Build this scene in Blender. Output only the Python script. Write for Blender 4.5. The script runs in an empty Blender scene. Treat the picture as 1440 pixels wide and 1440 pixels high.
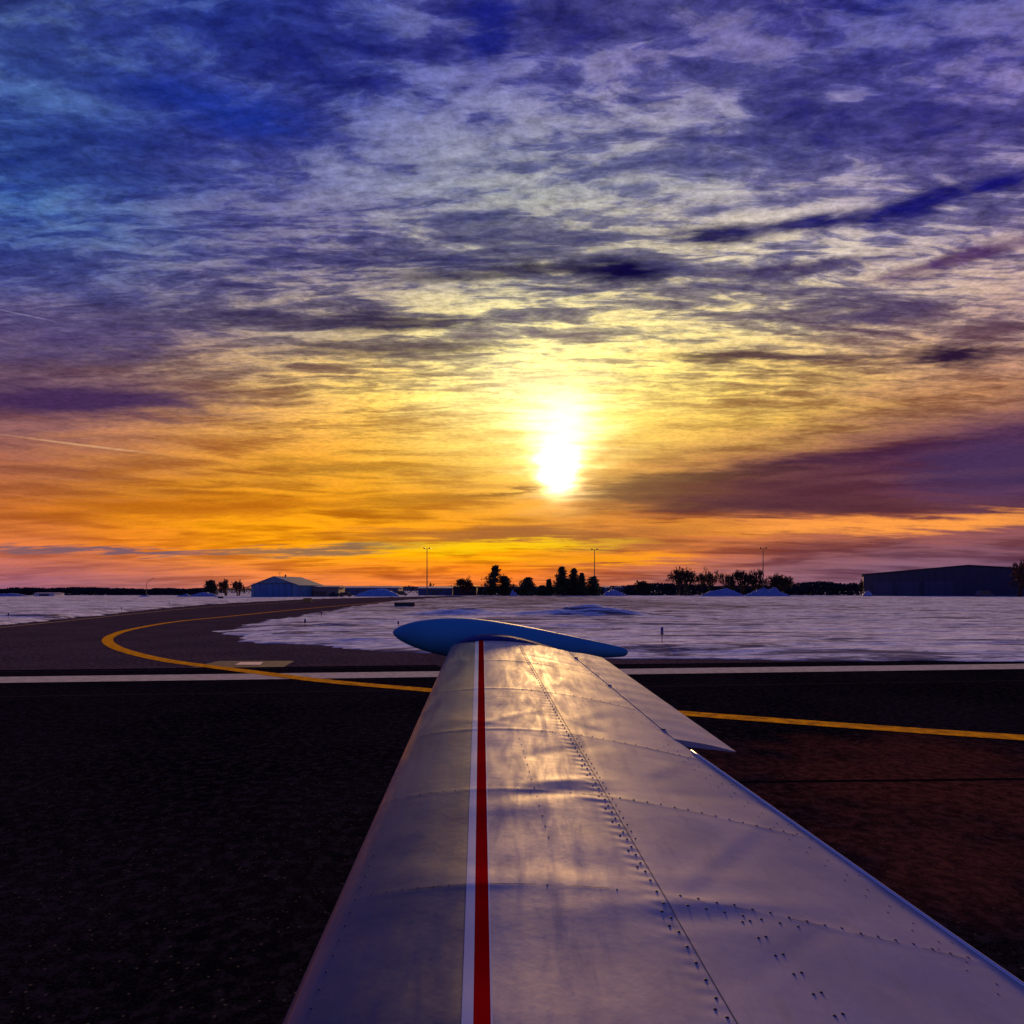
import bpy, bmesh, math, random
import numpy as np
from mathutils import Vector, Matrix
C = bpy.context.scene
COL = C.collection
R = math.radians
EYE = 2.0
F = 900.0          # focal length of the photograph in its own pixels (1440 wide)
HOR = 832.0        # row of the horizon

# ------------------------------------------------------------------ camera
cam_d = bpy.data.cameras.new('camera'); cam = bpy.data.objects.new('camera', cam_d); COL.objects.link(cam)
cam.location = (0, 0, EYE); cam.rotation_euler = (R(90), 0, 0)
cam_d.sensor_width = 36; cam_d.lens = 36 * F / 1440; cam_d.shift_y = 112 / 1440
cam_d.clip_start = 0.02; cam_d.clip_end = 30000
C.camera = cam
C.view_settings.view_transform = 'Standard'; C.view_settings.look = 'None'
C.view_settings.exposure = 0.0; C.view_settings.gamma = 1.0; C.view_settings.use_curve_mapping = False

SUN_AZ = math.atan(65 / 900); SUN_EL = math.atan(176 / 900)
def srgb(c):
    out = []
    for v in c[:3]:
        v = v / 255.0
        out.append(v / 12.92 if v <= 0.04045 else ((v + 0.055) / 1.055) ** 2.4)
    return out

# ------------------------------------------------------------------ sky
world = bpy.data.worlds.new('World'); C.world = world; world.use_nodes = True
nt = world.node_tree; nt.nodes.clear()
class N:
    def __init__(s, nt): s.nt = nt
    def new(s, t, **kw):
        n = s.nt.nodes.new(t)
        for k, v in kw.items(): setattr(n, k, v)
        return n
    def put(s, sock, v):
        if hasattr(v, 'is_output') or isinstance(v, bpy.types.NodeSocket): s.nt.links.new(v, sock)
        else: sock.default_value = v
    def m(s, op, a, b=None, c=None, clamp=False):
        n = s.new('ShaderNodeMath', operation=op); n.use_clamp = clamp
        s.put(n.inputs[0], a)
        if b is not None: s.put(n.inputs[1], b)
        if c is not None: s.put(n.inputs[2], c)
        return n.outputs[0]
    def vm(s, op, a, b=None, out=0):
        n = s.new('ShaderNodeVectorMath', operation=op)
        s.put(n.inputs[0], a)
        if b is not None:
            if op == 'SCALE': s.put(n.inputs['Scale'], b)
            else: s.put(n.inputs[1], b)
        return n.outputs[out]
    def comb(s, x, y, z=0.0):
        n = s.new('ShaderNodeCombineXYZ'); s.put(n.inputs[0], x); s.put(n.inputs[1], y); s.put(n.inputs[2], z); return n.outputs[0]
    def mr(s, v, a, b, c, d, interp='SMOOTHSTEP'):
        n = s.new('ShaderNodeMapRange', interpolation_type=interp)
        for i, q in enumerate((v, a, b, c, d)): s.put(n.inputs[i], q)
        return n.outputs[0]
    def mix(s, f, a, b, bt='MIX'):
        n = s.new('ShaderNodeMix', data_type='RGBA', blend_type=bt)
        s.put(n.inputs[0], f)
        for i, q in ((6, a), (7, b)):
            if isinstance(q, (tuple, list)): q = tuple(q)[:3] + (1,)
            s.put(n.inputs[i], q)
        return n.outputs[2]
    def noise(s, vec, scale, detail=5, rough=0.55, dist=0.0, out=0):
        n = s.new('ShaderNodeTexNoise', noise_dimensions='3D')
        s.put(n.inputs['Vector'], vec)
        n.inputs['Scale'].default_value = scale; n.inputs['Detail'].default_value = detail
        n.inputs['Roughness'].default_value = rough; n.inputs['Distortion'].default_value = dist
        return n.outputs[out]
    def mapping(s, vec, loc=(0, 0, 0), rot=(0, 0, 0), sc=(1, 1, 1), t='POINT'):
        n = s.new('ShaderNodeMapping', vector_type=t); s.put(n.inputs[0], vec)
        n.inputs[1].default_value = loc; n.inputs[2].default_value = rot; n.inputs[3].default_value = sc
        return n.outputs[0]
    def ramp(s, f, stops, interp='LINEAR'):
        n = s.new('ShaderNodeValToRGB'); n.color_ramp.interpolation = interp
        el = n.color_ramp.elements
        while len(el) > 1: el.remove(el[-1])
        el[0].position = stops[0][0]; el[0].color = tuple(stops[0][1])[:3] + (1,)
        for p, c in stops[1:]:
            e = el.new(p); e.color = tuple(c)[:3] + (1,)
        s.put(n.inputs[0], f); return n.outputs[0]

SX = [0, 180, 360, 540, 720, 900, 1080, 1260, 1440]
SKY = {
 828: [(150,95,125),(165,100,105),(205,112,85),(225,122,65),(230,118,60),(175,110,100),(140,95,115),(135,95,120),(140,90,115)],
 800: [(170,95,100),(190,105,85),(235,130,50),(245,135,30),(250,130,20),(200,110,70),(140,90,100),(125,88,110),(120,82,108)],
 775: [(215,120,80),(240,130,40),(255,155,10),(255,170,0),(255,175,0),(225,125,40),(150,82,75),(110,70,90),(105,70,95)],
 740: [(210,108,45),(235,138,28),(255,165,10),(240,150,20),(215,130,30),(200,115,50),(200,115,60),(190,105,60),(160,90,80)],
 700: [(175,98,48),(200,120,30),(220,140,20),(228,152,30),(235,160,50),(165,100,55),(110,60,60),(105,55,65),(90,50,75)],
 650: [(160,92,75),(200,125,65),(228,152,50),(230,165,50),(248,200,90),(205,145,70),(145,85,70),(100,52,80),(70,45,90)],
 600: [(130,85,95),(180,122,88),(218,155,78),(238,182,78),(255,222,125),(240,195,90),(210,160,75),(140,85,75),(85,45,85)],
 550: [(110,78,95),(125,92,98),(190,145,95),(222,185,100),(255,235,160),(245,215,120),(222,180,92),(195,145,88),(175,118,85)],
 500: [(112,88,112),(118,98,110),(140,122,112),(170,150,118),(228,212,160),(205,185,130),(178,152,105),(165,132,110),(145,108,105)],
 440: [(75,70,120),(82,76,120),(95,88,122),(115,108,122),(168,162,150),(178,168,150),(164,152,140),(150,130,135),(130,108,125)],
 380: [(60,72,142),(75,78,135),(88,82,128),(105,98,130),(122,115,128),(140,130,132),(155,145,152),(158,142,155),(142,118,135)],
 300: [(48,76,148),(54,76,144),(70,75,138),(88,92,142),(110,114,140),(124,124,145),(112,112,152),(102,98,148),(112,102,142)],
 200: [(40,72,152),(44,62,140),(58,64,142),(75,75,142),(95,95,145),(104,104,154),(102,98,152),(88,82,148),(88,78,148)],
 100: [(52,72,138),(48,66,136),(38,54,136),(58,64,142),(75,75,148),(88,84,148),(82,78,144),(72,68,144),(86,78,148)],
 0:   [(70,84,142),(46,60,135),(40,55,142),(48,55,132),(55,56,132),(62,62,134),(62,58,134),(46,50,132),(50,56,138)],
 -250:[(26,34,105)]*9,
}
ys = sorted(SKY); tab = np.array([[srgb(c) for c in SKY[y]] for y in ys])
def sky_at(x, y):
    x = min(max(x, 0), 1440); y = min(max(y, ys[0]), ys[-1])
    j = max(0, min(len(ys) - 2, int(np.searchsorted(ys, y)) - 1)); i = min(7, int(x // 180))
    ty = (y - ys[j]) / (ys[j + 1] - ys[j]); tx = (x - SX[i]) / 180
    return ((tab[j, i] * (1 - tx) + tab[j, i + 1] * tx) * (1 - ty) + (tab[j + 1, i] * (1 - tx) + tab[j + 1, i + 1] * tx) * ty)

g = N(nt)
tc = g.new('ShaderNodeTexCoord').outputs['Generated']
d = g.vm('NORMALIZE', tc)
sp = g.new('ShaderNodeSeparateXYZ'); nt.links.new(d, sp.inputs[0]); dx, dy, dz = sp.outputs
h = g.m('MAXIMUM', g.m('SQRT', g.m('ADD', g.m('MULTIPLY', dx, dx), g.m('MULTIPLY', dy, dy))), 1e-4)
az = g.m('ARCTAN2', dx, dy)
ev = g.m('MAXIMUM', g.m('DIVIDE', dz, h), 0.0)
# flat cloud deck coordinates: clouds stretch towards the horizon as a real layer does
zz = g.m('ADD', g.m('MAXIMUM', dz, 0.0), 0.10)
P = g.comb(g.m('DIVIDE', dx, zz), g.m('DIVIDE', dy, zz), 0.0)
UV0 = g.comb(az, ev, 0.0)
w1 = g.vm('SUBTRACT', g.noise(g.mapping(P, rot=(0, 0, R(8)), sc=(0.55, 2.2, 1)), 3.0, 4, 0.6, 0.4, out=1), (0.5, 0.5, 0.5))
w2 = g.vm('SUBTRACT', g.noise(g.mapping(UV0, sc=(7, 30, 1)), 2.2, 4, 0.6, 0.3, out=1), (0.5, 0.5, 0.5))
UV = g.vm('ADD', UV0, g.vm('ADD', g.vm('MULTIPLY', w1, (0.14, 0.035, 0)), g.vm('MULTIPLY', w2, (0.10, 0.018, 0))))
su = g.new('ShaderNodeSeparateXYZ'); nt.links.new(UV, su.inputs[0]); uu, vv = su.outputs[0], su.outputs[1]
AZM = 0.85
fac = g.m('DIVIDE', g.m('ADD', uu, AZM), 2 * AZM)
ES = [0.003, 0.033, 0.06, 0.095, 0.14, 0.195, 0.25, 0.305, 0.38, 0.48, 0.62, 0.80, 1.3]
base = None
for k, e in enumerate(ES):
    st = []
    for q in range(15):
        a = -0.75 + 1.5 * q / 14
        st.append(((a + AZM) / (2 * AZM), sky_at(720 + F * math.tan(a), HOR - F * e / math.cos(a))))
    rc = g.ramp(fac, st)
    base = rc if base is None else g.mix(g.mr(vv, ES[k - 1], e, 0, 1, 'LINEAR'), base, rc)
# rest of the sky away from the sunset
away = g.ramp(g.m('MULTIPLY', ev, 0.5), [(0, srgb((120, 92, 135))), (0.06, srgb((105, 92, 150))), (0.2, srgb((62, 78, 160))), (0.6, srgb((36, 50, 135))), (1, srgb((24, 34, 105)))])
base = g.mix(g.mr(g.m('ABSOLUTE', az), 0.72, 1.5, 0, 1), base, away)
# cloud texture
Pw = g.vm('ADD', P, g.vm('MULTIPLY', w1, (0.30, 0.13, 0)))
n_str = g.noise(g.mapping(Pw, rot=(0, 0, R(10)), sc=(1.0, 3.6, 1)), 1.3, 8, 0.55, 0.35)
n_fib = g.noise(g.mapping(Pw, rot=(0, 0, R(40)), sc=(1.8, 4.8, 1)), 1.5, 8, 0.58, 0.2)
n_rip = g.noise(g.mapping(Pw, rot=(0, 0, R(9)), sc=(4.0, 15, 1)), 1.5, 6, 0.62, 0.2)
n_rp2 = g.noise(g.mapping(Pw, rot=(0, 0, R(52)), sc=(4.6, 12, 1)), 1.4, 6, 0.62, 0.15)
n_big = g.noise(g.mapping(Pw, rot=(0, 0, R(20)), sc=(1.0, 1.9, 1)), 1.5, 4, 0.5, 0.3)
n_hor = g.noise(g.mapping(UV0, sc=(3.0, 30, 1)), 2.0, 7, 0.55, 0.5)
hi = g.mr(ev, 0.44, 0.75, 0, 1)
tex = g.m('ADD', g.m('MULTIPLY', n_str, 0.5), g.m('MULTIPLY', n_rip, 0.6))
tex2 = g.m('ADD', g.m('MULTIPLY', n_fib, 0.35), g.m('ADD', g.m('MULTIPLY', n_str, 0.25), g.m('MULTIPLY', n_rp2, 0.5)))
texlow = g.m('ADD', g.m('MULTIPLY', n_hor, 0.65), g.m('MULTIPLY', n_str, 0.35))
t = g.mix(hi, tex, tex2)
t = g.mix(g.mr(ev, 0.14, 0.34, 0, 1), texlow, t)
tv = g.m('ADD', g.m('MULTIPLY', g.m('SUBTRACT', t, g.mr(ev, 0.16, 0.34, 0.5, 0.55)), 15.0), g.m('MULTIPLY', g.m('SUBTRACT', n_big, 0.5), 3.2))
amp = g.mr(ev, 0.02, 0.40, 0.72, 1.0)
sdist = g.vm('LENGTH', g.mapping(UV0, loc=(SUN_AZ, 0.235, 0), sc=(0.28, 0.16, 1), t='TEXTURE'), out=1)
amp = g.m('MULTIPLY', amp, g.mr(sdist, 0.2, 1.3, 0.35, 1.0))
left = g.mr(az, -0.62, -0.25, 0.55, 1.0)
tv = g.m('MULTIPLY', g.m('MULTIPLY', tv, amp), left)
dark = g.m('MAXIMUM', g.m('MULTIPLY', tv, -1.0), 0.0); dark = g.m('MINIMUM', dark, 3.0)
lite = g.m('MINIMUM', g.m('MAXIMUM', tv, 0.0), 1.3)
dcol = g.mix(g.mr(ev, 0.2, 0.5, 0, 1), (0.42, 0.24, 0.30), (0.09, 0.10, 0.46))
base = g.mix(g.m('SUBTRACT', 1.0, g.m('EXPONENT', g.m('MULTIPLY', dark, -0.95))), base, g.mix(1.0, base, dcol, 'MULTIPLY'))
lcol = g.mix(g.mr(ev, 0.2, 0.5, 0, 1), (1.45, 1.4, 1.3), (3.5, 3.35, 1.75))
base = g.mix(g.m('SUBTRACT', 1.0, g.m('EXPONENT', g.m('MULTIPLY', lite, -0.95))), base, g.mix(1.0, base, lcol, 'MULTIPLY'))
# named cloud bands: centre, half length, half width (photo px at F), tilt, colour, amount
BANDS = [
 (1010,329,75,16,5,(10,8,75),.95),(1140,312,150,15,8,(14,12,95),.95),(1290,286,110,16,14,(16,14,100),.95),(1420,256,110,17,17,(16,14,105),.95),
 (1110,376,160,13,6,(50,34,85),.8),(1350,368,150,16,14,(72,36,92),.85),(870,378,80,19,-2,(10,6,58),1.0),(770,374,90,12,-2,(32,24,62),.8),
 (650,384,170,11,2,(48,42,72),.8),(560,455,160,14,1,(44,34,68),.9),(570,494,190,13,1,(84,68,76),.85),
 (110,562,300,27,-2,(64,40,84),.95),(80,478,260,34,0,(72,60,112),.6),(1200,505,300,10,1,(72,46,66),.8),(1350,500,80,15,0,(34,14,50),.95),
 (1030,503,110,10,1,(78,52,60),.85),(1230,446,80,14,5,(72,56,96),.8),(1290,655,420,46,7,(72,36,72),.66),(1100,690,300,32,3,(88,46,54),.6),(1200,640,200,10,7,(58,26,60),.7),(1330,668,220,7,4,(120,72,80),.6),(1000,668,150,7,5,(70,38,44),.7),
 (1180,712,330,16,0,(74,40,58),.75),(1400,660,160,60,3,(68,50,92),.7),(1220,738,420,11,1.5,(255,158,70),1.0),(960,742,130,10,-3,(240,150,50),.7),
 (740,752,300,12,1,(165,98,50),.85),(880,765,130,10,0,(170,100,60),.7),(690,768,220,8,1,(255,205,10),.9),(860,786,130,8,2,(255,160,20),.85),(150,774,270,6,-1,(122,90,102),.95),(450,773,170,7,2,(132,100,80),.9),
 (300,714,260,16,1,(192,104,18),.75),(480,657,130,9,0,(176,118,40),.75),(910,690,130,20,4,(100,55,45),.85),(700,694,85,3.4,5,(100,52,22),.9),
 (600,703,170,10,3,(190,122,28),.7),(690,40,50,80,-20,(12,22,118),.8),(330,160,150,36,-12,(18,48,152),.6),
 
 
]
for (x, y, hl, hw, ang, col, a) in BANDS:
    th = math.atan((x - 720) / F); ca = math.cos(th)
    ang = math.degrees(math.atan((math.tan(R(ang)) - (HOR - y) / F * ca * math.sin(th)) / ca))
    n = g.mapping(UV, loc=(math.atan((x - 720) / F), (HOR - y) / F * ca, 0), rot=(0, 0, R(ang)), sc=(hl / F * ca * ca * 1.15, hw / F * ca * 1.25, 1), t='TEXTURE')
    f = g.mr(g.vm('LENGTH', n, out=1), 1.1, 0.2, 0.0, a)
    base = g.mix(f, base, srgb(col))
# two vapour trails
for (x, y, hl, hw, ang, col, a) in [(125, 627, 150, 2.2, -7.0, (232, 180, 130), .55), (35, 443, 60, 1.8, -12, (130, 125, 165), .6)]:
    th = math.atan((x - 720) / F); ca = math.cos(th)
    ang = math.degrees(math.atan((math.tan(R(ang)) - (HOR - y) / F * ca * math.sin(th)) / ca))
    n = g.mapping(UV0, loc=(math.atan((x - 720) / F), (HOR - y) / F * ca, 0), rot=(0, 0, R(ang)), sc=(hl / F * ca * ca, hw / F * ca, 1), t='TEXTURE')
    base = g.mix(g.mr(g.vm('LENGTH', n, out=1), 1.0, 0.2, 0.0, a), base, srgb(col))
# fine grain of the cloud
ft = g.m('MULTIPLY', g.m('SUBTRACT', g.noise(g.mapping(P, rot=(0, 0, R(15)), sc=(9, 14, 1)), 3.0, 5, 0.75, 0.2), 0.5), 1.5)
ft = g.m('MULTIPLY', ft, g.mr(ev, 0.05, 0.4, 0.4, 1.3))
base = g.vm('SCALE', base, g.m('ADD', 1.0, ft))
# the sun behind thin cloud
def glow(x, y, rx, ry, col, src, a0=0.0, a1=1.0):
    n = g.mapping(src, loc=(math.atan((x - 720) / F), (HOR - y) / F, 0), sc=(rx / F, ry / F, 1), t='TEXTURE')
    l = g.vm('LENGTH', n, out=1)
    gg = g.m('EXPONENT', g.m('MULTIPLY', g.m('MULTIPLY', l, l), -1.0))
    return g.vm('SCALE', tuple(col), gg)
for args in [(785, 600, 150, 95, (0.34, 0.25, 0.07), UV), (788, 592, 52, 44, (1.2, 1.05, 0.65), UV), (786, 645, 42, 50, (0.8, 0.65, 0.3), UV), (785, 659, 20, 25, (12, 8.5, 4), g.vm('ADD', g.vm('SCALE', UV0, 0.7), g.vm('SCALE', UV, 0.3)))]:
    base = g.vm('ADD', base, glow(*args))
bg = g.new('ShaderNodeBackground'); nt.links.new(base, bg.inputs[0]); bg.inputs[1].default_value = 1.0
wo = g.new('ShaderNodeOutputWorld'); nt.links.new(bg.outputs[0], wo.inputs[0])

sun_d = bpy.data.lights.new('sun', 'SUN'); sun = bpy.data.objects.new('sun', sun_d); COL.objects.link(sun)
sun_d.energy = 4.4; sun_d.angle = R(5.0); sun_d.color = (1.0, 0.56, 0.18)
sd = Vector((math.sin(SUN_AZ) * math.cos(SUN_EL), math.cos(SUN_AZ) * math.cos(SUN_EL), math.sin(SUN_EL)))
sun.rotation_euler = sd.to_track_quat('Z', 'Y').to_euler()

# ------------------------------------------------------------------ helpers
def tag(o, label=None, cat=None, group=None, kind=None):
    if label: o['label'] = label
    if cat: o['category'] = cat
    if group: o['group'] = group
    if kind: o['kind'] = kind
    return o
def thing(name, label, cat, loc=(0, 0, 0), rz=0, group=None):
    o = bpy.data.objects.new(name, None); COL.objects.link(o); o.empty_display_size = 0.2
    o.location = loc; o.rotation_euler = (0, 0, rz); return tag(o, label, cat, group)
class MB:
    def __init__(s): s.v = []; s.f = []; s.mi = []
    def add(s, vs, fs, mi=0):
        b = len(s.v); s.v += [tuple(p) for p in vs]; s.f += [tuple(b + i for i in f) for f in fs]; s.mi += [mi] * len(fs)
    def box(s, x0, x1, y0, y1, z0, z1, mi=0):
        s.add([(x0,y0,z0),(x1,y0,z0),(x1,y1,z0),(x0,y1,z0),(x0,y0,z1),(x1,y0,z1),(x1,y1,z1),(x0,y1,z1)],
              [(0,3,2,1),(4,5,6,7),(0,1,5,4),(1,2,6,5),(2,3,7,6),(3,0,4,7)], mi)
    def ring(s, x0, x1, y0, y1, z0, z1, w):
        o = [(x0-w,z0-w),(x1+w,z0-w),(x1+w,z1+w),(x0-w,z1+w)]; i_ = [(x0,z0),(x1,z0),(x1,z1),(x0,z1)]
        vs = [(x,y,z) for y in (y0,y1) for q in (o,i_) for x,z in q]; fs = []
        for k in range(4):
            m_ = (k+1) % 4; fs += [(k,m_,4+m_,4+k),(8+m_,8+k,12+k,12+m_),(m_,k,8+k,8+m_),(4+k,4+m_,12+m_,12+k)]
        s.add(vs, fs)
    def tube(s, pts, rs, n=6, mi=0, cap=True):
        pts = [Vector(p) for p in pts]; b = len(s.v); a = None
        for i, p in enumerate(pts):
            t = (pts[min(i + 1, len(pts) - 1)] - pts[max(i - 1, 0)]).normalized()
            if a is None: a = t.orthogonal().normalized()
            a = (a - t * a.dot(t)).normalized(); c = t.cross(a)
            r = rs[i] if isinstance(rs, (list, tuple)) else rs
            for k in range(n):
                th = 2 * math.pi * k / n; s.v.append(tuple(p + (a * math.cos(th) + c * math.sin(th)) * r))
        for i in range(len(pts) - 1):
            for k in range(n):
                s.f.append((b + i*n + k, b + i*n + (k+1) % n, b + (i+1)*n + (k+1) % n, b + (i+1)*n + k)); s.mi.append(mi)
        if cap:
            s.f.append(tuple(b + k for k in reversed(range(n)))); s.f.append(tuple(b + (len(pts)-1)*n + k for k in range(n))); s.mi += [mi, mi]
    def build(s, name, mats, parent=None, smooth=False, loc=None):
        me = bpy.data.meshes.new(name); me.from_pydata(s.v, [], s.f)
        for m in (mats if isinstance(mats, (list, tuple)) else [mats]): me.materials.append(m)
        me.polygons.foreach_set('material_index', s.mi)
        if smooth: me.polygons.foreach_set('use_smooth', [True] * len(s.f))
        me.update()
        o = bpy.data.objects.new(name, me); COL.objects.link(o)
        if parent: o.parent = parent
        if loc: o.location = loc
        return o
def G(px, py, z=0.0):
    Y = (EYE - z) * F / (py - HOR); return (px - 720) * Y / F, Y
def at(px, D): return (px - 720) * D / F
def hz(py, D): return EYE + (HOR - py) * D / F

def mat(name, color, rough=0.7, metal=0.0, spec=0.5, coat=0.0, var=0.0, vscale=5.0, bump=0.0, bscale=20.0, col2=None, coords='Object'):
    m = bpy.data.materials.new(name); m.use_nodes = True; q = N(m.node_tree)
    b = m.node_tree.nodes['Principled BSDF']; b.inputs['Roughness'].default_value = rough; b.inputs['Metallic'].default_value = metal
    b.inputs['Specular IOR Level'].default_value = spec; b.inputs['Coat Weight'].default_value = coat; b.inputs['Coat Roughness'].default_value = 0.12
    tcn = q.new('ShaderNodeTexCoord').outputs[coords]
    c2 = col2 or tuple(c * (1 - var) for c in color)
    nz = q.noise(tcn, vscale, 5, 0.6)
    col = q.mix(q.mr(nz, 0.35, 0.65, 0, 1), tuple(color), c2)
    m.node_tree.links.new(col, b.inputs['Base Color'])
    if bump:
        bn = q.new('ShaderNodeBump'); bn.inputs['Strength'].default_value = 1.0; bn.inputs['Distance'].default_value = bump
        m.node_tree.links.new(q.noise(tcn, bscale, 5, 0.6), bn.inputs['Height']); m.node_tree.links.new(bn.outputs[0], b.inputs['Normal'])
    return m

# numpy value noise
_rs = np.random.RandomState(7); _tab = _rs.rand(256, 256)
def vnoise(x, y):
    xi = np.floor(x).astype(int); yi = np.floor(y).astype(int); fx = x - xi; fy = y - yi
    fx = fx * fx * (3 - 2 * fx); fy = fy * fy * (3 - 2 * fy)
    a = _tab[xi & 255, yi & 255]; b = _tab[(xi + 1) & 255, yi & 255]; c = _tab[xi & 255, (yi + 1) & 255]; e = _tab[(xi + 1) & 255, (yi + 1) & 255]
    return (a * (1 - fx) + b * fx) * (1 - fy) + (c * (1 - fx) + e * fx) * fy
def fbm(x, y, o=4, gain=0.5):
    s = 0; am = 1; t = 0
    for k in range(o):
        s = s + am * vnoise(x * 2 ** k + 17.3 * k, y * 2 ** k + 5.1 * k); t += am; am *= gain
    return s / t - 0.5

# ------------------------------------------------------------------ materials of the setting
def snow_mat():
    m = bpy.data.materials.new('snow'); m.use_nodes = True; q = N(m.node_tree); L = m.node_tree.links
    b = m.node_tree.nodes['Principled BSDF']; b.inputs['Roughness'].default_value = 0.9; b.inputs['Specular IOR Level'].default_value = 0.0
    p = q.new('ShaderNodeNewGeometry').outputs['Position']
    st = q.noise(q.mapping(p, rot=(0, 0, R(5)), sc=(0.10, 0.36, 0.5)), 1.6, 8, 0.70, 0.9)
    st2 = q.noise(q.mapping(p, rot=(0, 0, R(-3)), sc=(0.7, 2.0, 1)), 1.5, 7, 0.68, 0.8)
    gr = q.noise(q.mapping(p, sc=(0.02, 0.05, 0.1)), 1.3, 4, 0.6, 0.3)
    sepp = q.new('ShaderNodeSeparateXYZ'); L.new(p, sepp.inputs[0])
    region = q.m('MULTIPLY', q.mr(sepp.outputs[1], 35, 80, 0, 1), q.mr(sepp.outputs[1], 500, 250, 0.4, 1))
    region = q.m('MULTIPLY', region, q.mr(q.m('ABSOLUTE', q.m('SUBTRACT', sepp.outputs[0], 2)), 55, 14, 0.15, 1))
    bare = q.mr(q.m('ADD', q.m('ADD', st, q.m('MULTIPLY', gr, 0.35)), q.m('MULTIPLY', region, 0.17)), 0.72, 0.88, 0, 0.75)
    c = q.mix(q.mr(st2, 0.44, 0.56, 0, 1), (0.88, 0.90, 0.97), (0.46, 0.47, 0.60))
    c = q.mix(q.mr(st, 0.50, 0.58, 0, 0.80), c, (0.10, 0.09, 0.15))
    c = q.mix(bare, c, (0.13, 0.085, 0.055))
    L.new(c, b.inputs['Base Color'])
    bn = q.new('ShaderNodeBump'); bn.inputs['Strength'].default_value = 1.0; bn.inputs['Distance'].default_value = 0.035
    L.new(q.m('ADD', st, q.m('MULTIPLY', st2, 0.5)), bn.inputs['Height']); L.new(bn.outputs[0], b.inputs['Normal'])
    return m
def asphalt_mat(name, c1, c2, groove=0.0, rough=0.85, stain=0.0):
    m = bpy.data.materials.new(name); m.use_nodes = True; q = N(m.node_tree); L = m.node_tree.links
    b = m.node_tree.nodes['Principled BSDF']; b.inputs['Roughness'].default_value = rough; b.inputs['Specular IOR Level'].default_value = 0.0
    p = q.new('ShaderNodeNewGeometry').outputs['Position']
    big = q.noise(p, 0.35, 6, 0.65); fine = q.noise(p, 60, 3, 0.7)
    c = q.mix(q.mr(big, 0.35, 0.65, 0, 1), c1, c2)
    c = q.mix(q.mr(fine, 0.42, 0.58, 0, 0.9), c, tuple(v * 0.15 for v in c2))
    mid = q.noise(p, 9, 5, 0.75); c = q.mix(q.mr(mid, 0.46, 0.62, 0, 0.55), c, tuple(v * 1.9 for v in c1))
    v = q.new('ShaderNodeTexVoronoi'); v.inputs['Scale'].default_value = 26; L.new(p, v.inputs['Vector'])
    sel = q.m('GREATER_THAN', q.m('FRACT', q.m('MULTIPLY', q.vm('LENGTH', v.outputs['Color'], out=1), 37.7)), 0.84)
    dots = q.m('MULTIPLY', q.mr(v.outputs['Distance'], 0.26, 0.14, 0, 1), sel)
    c = q.mix(q.m('MULTIPLY', dots, 0.75), c, (0.085, 0.07, 0.06))
    if stain:
        s = q.vm('LENGTH', q.mapping(p, loc=(4.6, 6.5, 0), sc=(2.6, 2.6, 1), t='TEXTURE'), out=1)
        s = q.m('ADD', s, q.m('MULTIPLY', q.m('SUBTRACT', q.noise(p, 0.8, 5, 0.6), 0.5), 2.6))
        c = q.mix(q.m('MULTIPLY', q.mr(s, 1.3, 0.3, 0, stain), q.mr(mid, 0.35, 0.65, 0.25, 1.0)), c, (0.105, 0.034, 0.025))
    L.new(c, b.inputs['Base Color'])
    hgt = q.m('ADD', q.m('MULTIPLY', fine, 0.6), q.m('MULTIPLY', q.noise(p, 180, 2, 0.6), 0.4))
    if groove:
        wv = q.new('ShaderNodeTexWave', wave_type='BANDS', bands_direction='X', wave_profile='SIN')
        L.new(q.mapping(p, rot=(0, 0, R(6))), wv.inputs['Vector']); wv.inputs['Scale'].default_value = 6.0; wv.inputs['Distortion'].default_value = 0.3
        hgt = q.m('ADD', hgt, q.m('MULTIPLY', wv.outputs['Fac'], groove))
    bn = q.new('ShaderNodeBump'); bn.inputs['Strength'].default_value = 1.0; bn.inputs['Distance'].default_value = 0.0025
    L.new(hgt, bn.inputs['Height']); L.new(bn.outputs[0], b.inputs['Normal'])
    return m
M_snow = snow_mat()
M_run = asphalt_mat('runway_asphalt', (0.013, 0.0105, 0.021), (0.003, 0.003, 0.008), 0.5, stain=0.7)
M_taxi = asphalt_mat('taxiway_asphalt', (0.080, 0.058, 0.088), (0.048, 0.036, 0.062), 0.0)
M_white = mat('white_marking_paint', (0.52, 0.49, 0.47), 0.8, spec=0.0, col2=(0.36, 0.34, 0.33), vscale=5, bump=0.003, bscale=60)
M_yellow = mat('yellow_marking_paint', (0.80, 0.38, 0.012), 0.8, spec=0.0, col2=(0.40, 0.18, 0.02), vscale=5, bump=0.003, bscale=60)
M_seam = mat('sealed_joint', (0.003, 0.003, 0.004), 0.9, spec=0.0)
M_slab = mat('concrete_slab', (0.13, 0.11, 0.11), 0.8, spec=0.05, var=0.3, vscale=4)

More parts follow.
